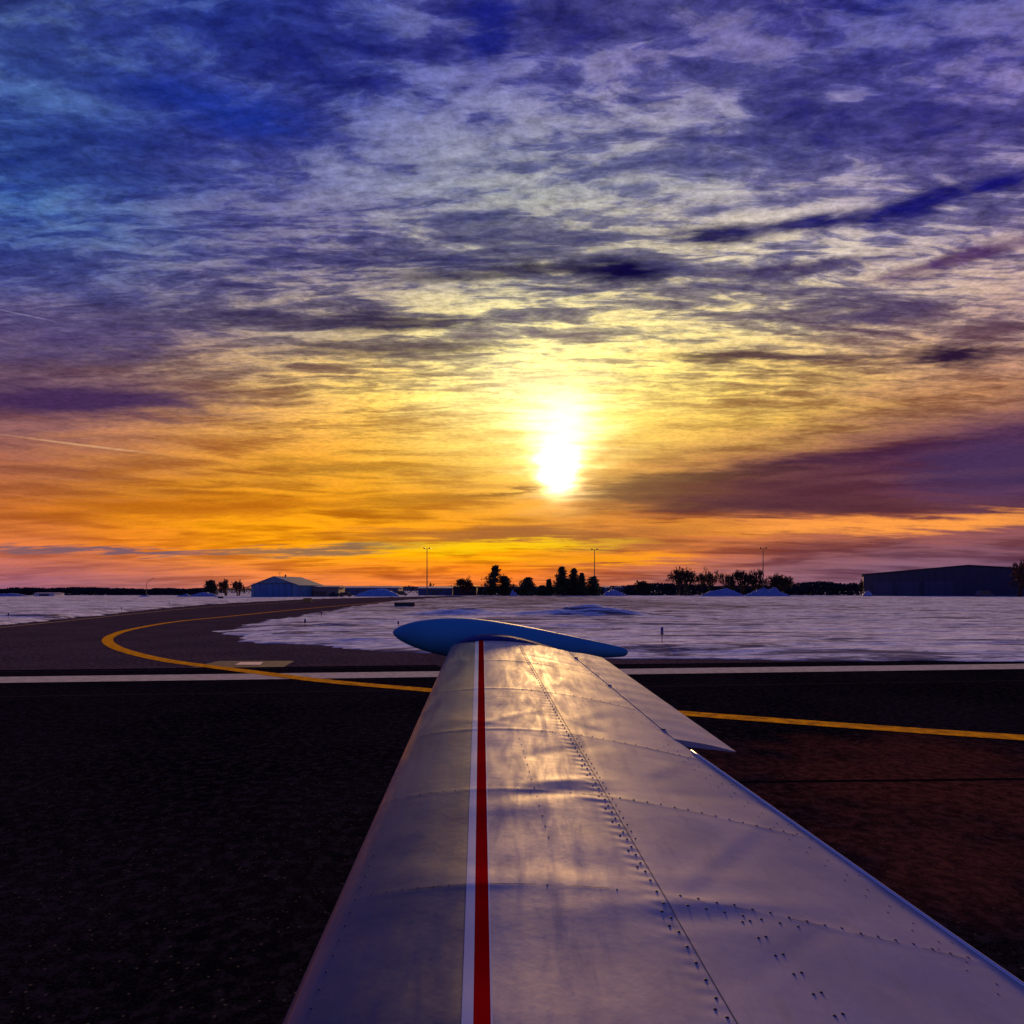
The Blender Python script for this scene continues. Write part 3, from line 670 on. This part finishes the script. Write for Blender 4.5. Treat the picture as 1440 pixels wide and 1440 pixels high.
# ------------------------------------------------------------------ light poles
M_pole = mat('galvanised_pole', (0.10, 0.08, 0.08), 0.5, 0.4, var=0.2)
def light_pole(px, ptop, D, label):
    X = at(px, D); hgt = hz(ptop, D); t = thing('light_pole', label, 'light pole', (X, D, 0), 0, 'tall twin headed light poles on the horizon')
    mb = MB(); mb.tube([(0, 0, 0), (0, 0, hgt)], [.30, .15], 10); mb.build('pole', M_pole, t)
    mb = MB(); mb.box(-1.5, 1.5, -.06, .06, hgt - .25, hgt - .12); mb.build('crossarm', M_pole, t)
    for sx in (-1, 1):
        mb = MB(); x = sx * 1.3; mb.add([(x-.5,-.3,hgt-.12),(x+.5,-.3,hgt-.12),(x+.5,.3,hgt-.12),(x-.5,.3,hgt-.12),(x-.3,-.2,hgt+.35),(x+.3,-.2,hgt+.35),(x+.3,.2,hgt+.35),(x-.3,.2,hgt+.35)], [(0,3,2,1),(4,5,6,7),(0,1,5,4),(1,2,6,5),(2,3,7,6),(3,0,4,7)])
        mb.build('lamp_head', M_dk, t)
    mb = MB(); mb.box(-.5, .5, -.5, .5, -.1, .5); mb.build('footing', M_slab, t)
light_pole(600.5, 771, 300, 'twin headed light pole left of the evergreens, against the orange sky')
light_pole(836, 772.5, 310, 'twin headed light pole rising behind the evergreen clump')
light_pole(1073, 771, 290, 'twin headed light pole rising from the bare trees on the right')
X = at(206, 280); t = thing('street_lamp', 'curved arm street lamp far left on the snowy horizon', 'street lamp', (X, 280, 0))
mb = MB(); mb.tube([(0, 0, 0), (0, 0, 5.2), (.5, 0, 6.3), (1.8, 0, 7.3), (2.8, 0, 7.7)], [.14, .11, .09, .08, .07], 8); mb.build('pole', M_pole, t)
mb = MB(); mb.box(2.7, 3.5, -.15, .15, 7.6, 7.8); mb.build('lamp_head', M_dk, t)

# ------------------------------------------------------------------ buildings
def ribbed(name, c, c2, scale=8.0, rough=0.5, vert=True):
    m = bpy.data.materials.new(name); m.use_nodes = True; q = N(m.node_tree); L = m.node_tree.links
    b = m.node_tree.nodes['Principled BSDF']; b.inputs['Roughness'].default_value = rough
    p = q.new('ShaderNodeTexCoord').outputs['Object']
    wv = q.new('ShaderNodeTexWave', wave_type='BANDS', bands_direction='X', wave_profile='TRI'); L.new(p, wv.inputs['Vector']); wv.inputs['Scale'].default_value = scale
    nz = q.noise(q.mapping(p, sc=(.6, .6, .15)), 1.0, 5, .6)
    c_ = q.mix(q.mr(nz, .35, .65, 0, 1), c, c2); c_ = q.mix(q.mr(wv.outputs['Fac'], .0, .2, .45, 0), c_, tuple(v * .4 for v in c2))
    L.new(c_, b.inputs['Base Color']); return m
M_bwall = ribbed('blue_metal_siding', (0.10, 0.22, 0.34), (0.07, 0.16, 0.28), 1.2)
M_bdoor = ribbed('blue_door_metal', (0.04, 0.17, 0.36), (0.03, 0.13, 0.30), 0.6)
M_roof = mat('grey_blue_roof', (0.16, 0.20, 0.28), 0.4, 0.3, var=0.3, vscale=.6)
M_trim = mat('dark_trim', (0.05, 0.05, 0.07), 0.6)
M_beige = mat('beige_siding', (0.22, 0.17, 0.15), 0.7, var=0.3, vscale=1)
M_glass = mat('dark_glass', (0.01, 0.012, 0.02), 0.15)
M_navy = ribbed('navy_metal_siding', (0.020, 0.021, 0.062), (0.013, 0.013, 0.045), 0.15)
M_dkroof = mat('dark_roof', (0.02, 0.02, 0.035), 0.7, var=0.3, vscale=.3)
M_far = ribbed('far_blue_siding', (0.05, 0.07, 0.18), (0.035, 0.05, 0.13), 0.3)

def gable(t, w, dep, eave, apex, ax, mw, mr_, over=.35, thick=.25):
    """gable front on y=0 looking to -y; x from 0 to w; apex at ax"""
    mb = MB(); vs = [(0,0,0),(w,0,0),(w,0,eave),(ax,0,apex),(0,0,eave),(0,dep,0),(w,dep,0),(w,dep,eave),(ax,dep,apex),(0,dep,eave)]
    mb.add(vs, [(0,1,2,3,4),(9,8,7,6,5),(1,6,7,2),(0,4,9,5)]); mb.build('wall', mw, t)
    mb = MB()
    for (x0, z0, x1, z1) in ((ax, apex, w, eave), (ax, apex, 0, eave)):
        k = over / max(abs(x1 - x0), .1); xe = x1 + (x1 - x0) * k; ze = z1 + (z1 - z0) * k
        vs = [(x0,-over,z0+.02),(xe,-over,ze+.02),(xe,dep+over,ze+.02),(x0,dep+over,z0+.02)]; vs += [(a,b,c+thick) for a,b,c in vs]
        mb.add(vs, [(0,1,2,3),(7,6,5,4),(0,4,5,1),(1,5,6,2),(2,6,7,3)])
    return mb.build('roof', mr_, t)
D = 230; x0 = at(346, D); rz = -0.245
t = thing('hangar', 'blue gabled hangar with wide sliding door, left on the horizon', 'hangar', (x0, D + 4.5, 0), rz)
W = 19.6; rf = gable(t, W, 17, hz(823.5, D), hz(811, D), 9.6, M_bwall, M_roof)
mb = MB(); mb.tube([(9.6, 7, hz(811, D) + .1), (9.6, 7, hz(811, D) + 1.0)], .3, 10); mb.build('roof_vent', M_trim, rf)
dt = thing('tmp', None, None); bpy.data.objects.remove(dt)
mb = MB(); mb.box(1.4, 16.8, -.18, -.02, .05, hz(821, D)); door = mb.build('sliding_door', M_bdoor, t)
for k in range(7): mb = MB(); mb.box(1.4 + k * 15.4 / 6 - .05, 1.4 + k * 15.4 / 6 + .05, -.23, -.18, .05, hz(821, D)); mb.build('door_batten', M_trim, door)
mb = MB(); mb.box(1.0, 17.6, -.35, -.02, hz(821, D), hz(820.2, D)); mb.build('door_track', M_trim, t)
mb = MB(); mb.tube([(9.2, 4, hz(811, D)), (9.2, 4, hz(804, D))], .05, 6); ant = mb.build('antenna', M_trim, t)
for (a, b, zz_) in ((8.2, 10.2, 805), (8.6, 9.8, 806.3)): mb = MB(); mb.box(a, b, 3.93, 3.945, hz(zz_, D), hz(zz_, D) + .07); mb.build('antenna_element', M_trim, ant)
# annex
D = 238; x0 = at(424.5, D)
t = thing('annex_building', 'low beige annex with dark garage opening and windows beside the blue hangar', 'building', (x0, D, 0))
w = at(476, D) - x0; ht = hz(826, D)
mb = MB(); mb.box(0, w, 0, 9, 0, ht); mb.build('wall', M_beige, t)
mb = MB(); mb.add([(-.3,-.4,ht),(w+.4,-.4,ht),(w+.4,9.4,ht),(-.3,9.4,ht),(-.3,-.4,ht+.2),(w+.4,-.4,ht+.2),(w+.4,4.5,ht+.75),(-.3,4.5,ht+.75),(w+.4,9.4,ht+.2),(-.3,9.4,ht+.2)], [(0,3,2,1),(0,1,5,4),(4,5,6,7),(7,6,8,9),(1,2,8,6,5),(0,4,7,9,3),(3,9,8,2)]); mb.build('roof', M_roof, t)
mb = MB(); mb.box(.2, 4.6, -.06, -.003, .05, hz(831, D)); mb.build('garage_door', M_glass, t)
for (a, b) in ((444.5, 447.5), (449.5, 453), (454, 458)):
    xa = at(a, D) - x0; xb = at(b, D) - x0; mb = MB(); mb.box(xa, xb, -.06, -.003, .6, hz(831.5, D)); wn = mb.build('window', M_glass, t)
    mb = MB(); mb.ring(xa, xb, -.09, -.003, .6, hz(831.5, D), .07); mb.build('frame', M_trim, wn)
def low_building(px0, px1, D, ptop, label, mw, mr_, name='shed', dep=14, roofh=1.0, windows=4, doors=1):
    x0 = at(px0, D); w = at(px1, D) - x0; e = hz(ptop, D) - roofh * .6; t = thing(name, label, 'building', (x0, D, 0))
    mb = MB(); mb.box(0, w, 0, dep, 0, e); mb.build('wall', mw, t)
    mb = MB(); mb.add([(-.3,-.3,e),(w+.3,-.3,e),(w+.3,dep+.3,e),(-.3,dep+.3,e),(-.3,dep/2,e+roofh),(w+.3,dep/2,e+roofh)], [(0,1,5,4),(4,5,2,3),(0,4,3),(1,2,5),(0,3,2,1)]); mb.build('roof', mr_, t)
    for k in range(doors):
        mb = MB(); c = w * (k + .5) / doors; mb.box(c - 2, c + 2, -.08, -.003, .05, e * .8); mb.build('door', M_trim, t)
    for k in range(windows):
        c = w * (k + .5) / windows + 3; 
        if c + .7 > w: continue
        mb = MB(); mb.box(c - .6, c + .6, -.06, -.003, e * .45, e * .75); mb.build('window', M_glass, t)
    return t
M_srf = mat('snowy_roof', (0.42, 0.42, 0.50), 0.6, var=0.4, vscale=.4)
low_building(473, 560, 330, 825, 'long low building with pale roof behind the blue snow pile', M_far, M_srf, 'long_shed', windows=6)
low_building(588, 636, 330, 825.3, 'low navy shed behind the left light pole', M_far, M_srf, windows=3)
low_building(637, 670, 322, 823.8, 'dark boxy shed left of the evergreens', M_dkroof, M_dkroof, windows=1, roofh=.4)
low_building(849, 900, 340, 825, 'low dark shed half hidden right of the evergreen clump', M_far, M_srf, windows=2, dep=10)
low_building(1120, 1160, 380, 824, 'small dark far shed between bare trees and big hangar', M_far, M_srf, windows=2, dep=10)
low_building(48, 76, 262, 833.6, 'small pale shed with white wall at the far left', mat('pale_siding', (.55, .52, .58), .6, var=.2), M_srf, windows=0, dep=6, roofh=.3)
# large hangar on the right
D = 290; x0 = at(1214, D); t = thing('large_hangar', 'large dark navy hangar with low pitched roof, far right', 'hangar', (x0, D, 0), -0.5)
def hs(px): q_ = (px - 720) / F; return (q_ * 290 - x0) / (.878 + .479 * q_)
gable(t, 78, 40, 9.5, 12.9, 39, M_navy, M_dkroof, over=.6, thick=.5)
for k, (a, b) in enumerate(((1228, 1255), (1262, 1292), (1300, 1340))):
    mb = MB(); mb.box(hs(a), hs(b), -.15, -.003, .1, 6.4); mb.build('hangar_door', ribbed('door_navy_%d' % k, (0.032, 0.036, 0.10), (0.022, 0.024, 0.075), .25), t)
mb = MB(); mb.box(hs(1400), hs(1403), -.12, -.003, .05, 2.4); mb.build('side_door', M_dkroof, t)

# vehicles
def vehicle(px, D, L_, hh, col, label, name='parked_truck', rz=0.0, pickup=False, cat='truck'):
    t = thing(name, label, cat, (at(px, D), D, 0), rz)
    m = mat('paint_' + name, col, 0.35, 0.2, coat=.4)
    w = 1.0; b = .45
    if pickup: out = [(-L_/2,b),(L_/2,b),(L_/2,b+.65),(L_*.27,b+.75),(L_*.15,hh),(-L_*.1,hh),(-L_*.14,b+.72),(-L_/2,b+.72)]
    else: out = [(-L_/2,b),(L_/2,b),(L_/2,b+.6),(L_*.30,b+.75),(L_*.16,hh),(-L_*.40,hh),(-L_*.49,b+.7)]
    n = len(out); mb = MB(); mb.add([(x, -w, z) for x, z in out] + [(x, w, z) for x, z in out], [tuple(range(n)), tuple(reversed(range(n, 2*n)))] + [((i+1) % n, i, n+i, n+(i+1) % n) for i in range(n)])
    o = mb.build('body', m, t); bv = o.modifiers.new('bevel', 'BEVEL'); bv.width = .06; bv.segments = 2
    for s_ in (-1, 1): mb = MB(); mb.box(-L_*.08 if pickup else -L_*.36, L_*.17, s_*(w+.006)-.005, s_*(w+.006)+.005, b+.78, hh-.12); mb.build('side_window', M_glass, t)
    for sx in (-.31, .31):
        for sy in (-1, 1):
            mb = MB(); x = L_*sx; mb.tube([(x, sy*(w-.22), .38), (x, sy*(w+.03), .38)], .38, 18); wh = mb.build('wheel', M_dk, t)
            mb = MB(); mb.tube([(x, sy*(w+.03), .38), (x, sy*(w+.045), .38)], .2, 12); mb.build('rim', M_pole, wh)
    for sy in (-.7, .7): mb = MB(); mb.box(L_/2, L_/2+.03, sy-.15, sy+.15, b+.3, b+.5); mb.build('headlight', M_wst, t)
    return t
vehicle(472, 236, 5.0, 1.85, (.02, .02, .025), 'dark parked pickup truck right of the annex windows', rz=2.6, pickup=True)
vehicle(486, 237, 4.6, 1.8, (.025, .02, .02), 'dark parked wagon nearest the blue snow pile', 'parked_wagon', rz=.5, cat='car')
vehicle(565, 300, 5.2, 2.3, (.02, .02, .03), 'dark van parked right of the blue snow pile', 'parked_van', rz=.2, cat='van')
vehicle(1385, 250, 6.5, 2.4, (.03, .03, .09), 'dark box bodied van parked before the big hangar', 'parked_van', rz=.15, cat='van')

# ------------------------------------------------------------------ snow piles
M_pile = mat('shade_blue_snow', (0.20, 0.27, 0.52), 0.6, var=0.25, vscale=1.2, bump=0.12, bscale=1.3)  # snow with the blue of its shade put into the colour
def pile(px0, px1, ptop, D, label, seed, peaks=3, m=None):
    x0, x1 = at(px0, D), at(px1, D); hh = hz(ptop, D); w = x1 - x0; dep = min(w * .5, 9); nx, ny = 70, 30
    xs_ = np.linspace(-.5, .5, nx) * w * 1.06; ys_ = np.linspace(-.5, .5, ny) * dep * 1.06; XX, YY = np.meshgrid(xs_, ys_)
    e = np.clip(1 - (XX / (w / 2)) ** 2 - (YY / (dep / 2)) ** 2, 0, 1) ** 1.15
    Z = hh * e * (1 + 1.5 * fbm(XX * peaks / w + seed * 3.1 + 3, YY * .25 + seed, 4, .55)) ; Z = Z * hh / max(Z.max(), .01) - .05
    mb = MB(); mb.add(np.stack([XX.ravel(), YY.ravel(), Z.ravel()], 1).tolist(), [(j*nx+i, j*nx+i+1, (j+1)*nx+i+1, (j+1)*nx+i) for j in range(ny-1) for i in range(nx-1)])
    o = mb.build('snow_pile', m or M_pile, smooth=True, loc=((x0 + x1) / 2, D, 0)); return tag(o, label, 'snow pile', 'ploughed snow piles along the far edge')
M_pblue = mat('shaded_snow_blue', (0.16, 0.33, 0.62), 0.7, var=0.25, vscale=.6, bump=0.1, bscale=1.0)  # also snow, with stronger shade blue put into its colour
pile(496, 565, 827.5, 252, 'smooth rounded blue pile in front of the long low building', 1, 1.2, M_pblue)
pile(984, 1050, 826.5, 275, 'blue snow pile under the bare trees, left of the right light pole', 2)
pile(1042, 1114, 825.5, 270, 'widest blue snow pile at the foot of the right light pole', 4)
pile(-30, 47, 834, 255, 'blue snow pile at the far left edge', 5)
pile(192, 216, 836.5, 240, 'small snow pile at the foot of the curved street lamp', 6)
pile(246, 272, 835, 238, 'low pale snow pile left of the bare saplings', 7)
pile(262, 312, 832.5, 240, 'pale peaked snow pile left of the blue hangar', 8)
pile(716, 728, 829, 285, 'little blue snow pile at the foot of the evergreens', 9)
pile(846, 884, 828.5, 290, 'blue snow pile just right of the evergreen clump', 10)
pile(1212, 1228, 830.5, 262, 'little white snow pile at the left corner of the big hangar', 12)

# ------------------------------------------------------------------ trees
M_ever = mat('evergreen_needles', (0.020, 0.030, 0.014), 0.8, col2=(0.045, 0.05, 0.022), vscale=.5)
M_bark = mat('tree_bark', (0.030, 0.020, 0.016), 0.9, var=.4)
M_twig = mat('reddish_twigs', (0.10, 0.035, 0.022), 0.9, var=.4)
def evergreen(px0, px1, ptop, D, label, seed, kind='cone', pxtop=None):
    r_ = random.Random(seed); x0, x1 = at(px0, D), at(px1, D); cx = (x0 + x1) / 2; w = (x1 - x0) / 2; H_ = hz(ptop, D)
    lean = (at(pxtop, D) - cx) if pxtop else 0
    t = thing('evergreen_tree', label, 'evergreen tree', (cx, D, 0), 0, 'evergreens on the horizon')
    mb = MB(); mb.tube([(0, 0, -.1), (lean * .4, 0, H_ * .5), (lean * .95, 0, H_ * .93)], [.35, .22, .05], 7)
    mbc = MB()
    nb = 46 if kind == 'cone' else 40
    def clump(c, s, n):
        for _ in range(n):
            p = c + Vector((r_.gauss(0, s), r_.gauss(0, s), r_.gauss(0, s * .6))); q = .16 + r_.random() ** 2 * .5
            a = Vector((r_.gauss(0, 1), r_.gauss(0, 1), r_.gauss(0, .6))).normalized(); b = a.orthogonal().normalized()
            mbc.add([p - a * q, p + b * q * .6, p + a * q * 1.3, p - b * q * .6], [(0, 1, 2, 3)])
    for i in range(nb):
        f = (i + .5) / nb; z = H_ * (.08 + .9 * f)
        if kind == 'cone': rad = w * (1 - f) ** .8 * r_.uniform(.75, 1.15) * (.6 + .4 * math.sin(f * 9 + seed) ** 2)
        elif kind == 'tall': rad = 1.2 * w * (1 - f * .55) * (math.sin(math.pi * min(1, f * .85 + .12)) ** .6) * r_.uniform(.4, 1.25)
        else: rad = w * math.sqrt(max(0, 1 - (f - .25) ** 2 / .62)) * r_.uniform(.5, 1.15)
        az_ = i * 2.4 + r_.random(); ox = lean * (f ** 1.3)
        tip = Vector((ox + math.cos(az_) * rad, math.sin(az_) * rad, z - rad * .1)); mb.tube([(ox * .9, 0, z - rad * .15), tuple(tip)], [.07, .02], 4, cap=False)
        for k in range(4):
            c = Vector((ox, 0, z)).lerp(tip, (k + .6) / 4); clump(c, .34 + .12 * rad, 24)
    clump(Vector((lean, 0, H_ * .95)), .25, 14); clump(Vector((lean, 0, H_ - .5)), .12, 8)
    mb.build('trunk', M_bark, t); mbc.build('crown', M_ever, t)
evergreen(677, 705, 795, 300, 'tall ragged leaning evergreen at the left end of the row', 1, 'tall', 697)
evergreen(700, 726, 810, 303, 'broad low evergreen beside the ragged leaning one', 2, 'round', 708)
evergreen(728, 755, 812.5, 305, 'rounded dark evergreen standing in the middle of the gap', 3, 'round')
evergreen(766, 778, 815, 300, 'small pointed evergreen alone before the tall pair', 4)
evergreen(757, 768, 824, 302, 'low bushy evergreen left of the small pointed one', 44, 'round')
evergreen(777, 803, 797, 300, 'left one of the tall evergreen pair', 5, 'tall')
evergreen(794, 820, 799, 304, 'right one of the tall evergreen pair', 6, 'tall')
evergreen(808, 828, 806, 300, 'pointed evergreen squeezed right of the tall pair', 7)
evergreen(821, 847, 811, 302, 'wide rounded evergreen at the foot of the middle light pole', 8, 'round')
evergreen(776, 830, 815, 306, 'low dense evergreen filling the base of the clump', 9, 'round')
evergreen(287, 305, 817, 300, 'rounded dark tree left of the blue hangar saplings', 10, 'round')

def bare_tree(px0, px1, ptop, D, label, seed, m=None, dense=1.0, stems=1, pxc=None):
    stems = stems + 1 if stems > 1 else 1
    r_ = random.Random(seed); x0, x1 = at(px0, D), at(px1, D); cx = (x0 + x1) / 2; w = (x1 - x0) / 2; H_ = hz(ptop, D)
    t = thing('bare_tree', label, 'bare tree', (cx, D, 0), 0, 'leafless trees on the horizon')
    mt = MB(); mc = MB()
    def grow(p, d, ln, rad, lev, mbk):
        pts = [p]; dd = d.copy(); n = 3
        for i in range(n):
            dd = (dd + Vector((r_.gauss(0, .14), r_.gauss(0, .14), r_.gauss(0.02, .08)))).normalized(); pts.append(pts[-1] + dd * ln / n)
        mbk.tube([tuple(q) for q in pts], [rad * (1 - .4 * i / n) for i in range(n + 1)], 4 if lev > 0 else 7, cap=False)
        if lev >= 5: return
        nb = 3
        for k in range(nb + (1 if lev == 0 else 0)):
            th = r_.uniform(0, 6.283); sp_ = r_.uniform(.35, .95); o = dd.orthogonal().normalized(); o = Matrix.Rotation(th, 3, dd) @ o
            nd = (dd * math.cos(sp_) + o * math.sin(sp_) + Vector((0, 0, .10))).normalized()
            st = pts[-1] if k < 2 else pts[2]
            grow(st, nd, ln * r_.uniform(.62, .85), max(rad * .60, .09), lev + 1, mc)
    for s_ in range(stems):
        grow(Vector((r_.uniform(-.3, .3) * w * (stems > 1), 0, -.1)), Vector((r_.uniform(-.35, .35) if stems > 1 else 0, r_.uniform(-.1, .1), 1)).normalized(), H_ * .22, .26 + .014 * H_, 0, mt)
    # fit the grown crown to the tree's real width and height
    allv = np.array(mt.v + mc.v); mx = np.percentile(np.abs(allv[:, 0]), 99.3); mz = np.percentile(allv[:, 2], 99.8)
    fx, fz = w / mx, H_ / mz
    for b in (mt, mc): b.v = [(v[0] * fx, v[1] * fx, v[2] * fz) for v in b.v]
    mt.build('trunk', m or M_bark, t); mc.build('crown', m or M_bark, t)
bare_tree(940, 986, 797, 300, 'widest and tallest bare tree at the left of the right hand clump', 21, stems=3)
bare_tree(974, 1014, 799, 303, 'bare tree second from the left in the right hand clump', 22, stems=2)
bare_tree(1006, 1036, 806, 300, 'low bare tree in the dip of the right hand clump', 23, stems=2)
bare_tree(1024, 1060, 802, 304, 'bare tree just left of the right light pole', 24, stems=2)
bare_tree(1048, 1082, 801, 301, 'bare tree right behind the right light pole', 25, stems=2)
bare_tree(1069, 1102, 806, 299, 'bare tree just right of the right light pole', 26, stems=2)
bare_tree(1084, 1115, 808, 303, 'outermost right bare tree of the clump', 27, stems=2)
bare_tree(893, 921, 816.5, 320, 'faint low bare shrub between evergreens and bare clump', 28, stems=3)
bare_tree(637, 665, 811, 320, 'reddish bare tree behind the dark boxy shed', 29, M_twig, stems=3)
bare_tree(309, 325, 814, 300, 'reddish bare sapling left of the blue hangar', 30, M_twig, stems=2)
bare_tree(327, 347, 816, 296, 'reddish bare sapling touching the blue hangar roof', 31, M_twig, stems=2)
bare_tree(1412, 1466, 783, 238, 'reddish bare tree in front of the big hangar at the right edge', 32, M_twig, stems=3)
bare_tree(603, 612, 819, 420, 'tiny distant bare tree right of the left light pole', 33)
bare_tree(1205, 1216, 815, 300, 'small bare bush at the left end of the big hangar', 34, stems=2)

# far hedges and scrub along the field edge, nobody could count them
def scrub(name, px0, px1, top0, top1, D, seed, dep=10, nleaf=5000, label='added dark low scrub in place of shaded ground at the far left'):
    r_ = np.random.RandomState(seed); x0, x1 = at(px0, D), at(px1, D)
    vs = []; fs = []
    xs_ = r_.uniform(x0, x1, nleaf); tt = (xs_ - x0) / (x1 - x0); top = hz(top0, D) * (1 - tt) + hz(top1, D) * tt
    top = top * (0.8 + .7 * (fbm(xs_ * .09 + seed, xs_ * 0 + seed, 4, .6) + .2)); zs = r_.uniform(0, 1, nleaf) ** .8 * np.maximum(top, .4); yy = D + r_.uniform(0, dep, nleaf)
    for x, y, z in zip(xs_, yy, zs):
        s_ = r_.uniform(.35, .8); a = r_.uniform(0, 3.14); c, q_ = math.cos(a) * s_, math.sin(a) * s_; k = len(vs)
        vs += [(x - c, y - q_, z - s_ * .5), (x + c, y + q_, z - s_ * .4), (x + c * .6, y + q_ * .6, z + s_ * .6), (x - c * .5, y - q_ * .3, z + s_ * .7)]; fs.append((k, k+1, k+2, k+3))
    mb = MB(); mb.add(vs, fs); o = mb.build(name, M_scr); tag(o, label, 'scrub', kind='stuff')
M_scr = mat('scrub_twigs', (0.022, 0.020, 0.032), 0.9, var=.3, vscale=.2)
scrub('scrub', -260, 292, 829.5, 826.5, 345, 3, nleaf=14000, dep=6)  # scrub added in place of the dark shaded band of ground
scrub('scrub', 880, 1215, 820, 821.5, 335, 4, nleaf=9000, label='dark brush at the foot of the bare trees')
scrub('scrub', 668, 900, 826, 825, 340, 5, nleaf=5000, label='dark brush behind the evergreen row')
scrub('scrub', 1440, 1900, 820, 815, 380, 6, nleaf=4000, label='dark brush past the right edge of the big hangar')
scrub('scrub', 300, 670, 824.5, 824, 700, 7, nleaf=4000, label='thin line of distant trees behind the low buildings')
def ridge(name, D, pts_px, m, seed):
    mb = MB(); vs = []; n = 300; xa, xb = at(-900, D), at(2300, D)
    for i in range(n + 1):
        x = xa + (xb - xa) * i / n; px = 720 + x * F / D; top = float(np.interp(px, [p[0] for p in pts_px], [p[1] for p in pts_px]))
        z = hz(top, D) + float(fbm(np.array(x * .01 + seed), np.array(seed * 1.7), 4, .6)) * D * .0022
        vs += [(x, D - 60, -2), (x, D, z), (x, D + 250, -2)]
    fs = []
    for i in range(n): fs += [(3*i, 3*i+3, 3*i+4, 3*i+1), (3*i+1, 3*i+4, 3*i+5, 3*i+2)]
    mb.add(vs, fs); return tag(mb.build(name, m, smooth=True), kind='structure')
ridge('hills', 1900, [(-900, 829), (0, 829), (300, 828), (480, 824.5), (650, 825), (900, 824.5), (1130, 823), (1250, 822), (2300, 826)], mat('far_hill', (0.10, 0.09, 0.13), 0.9, var=.5, vscale=.01), 2)
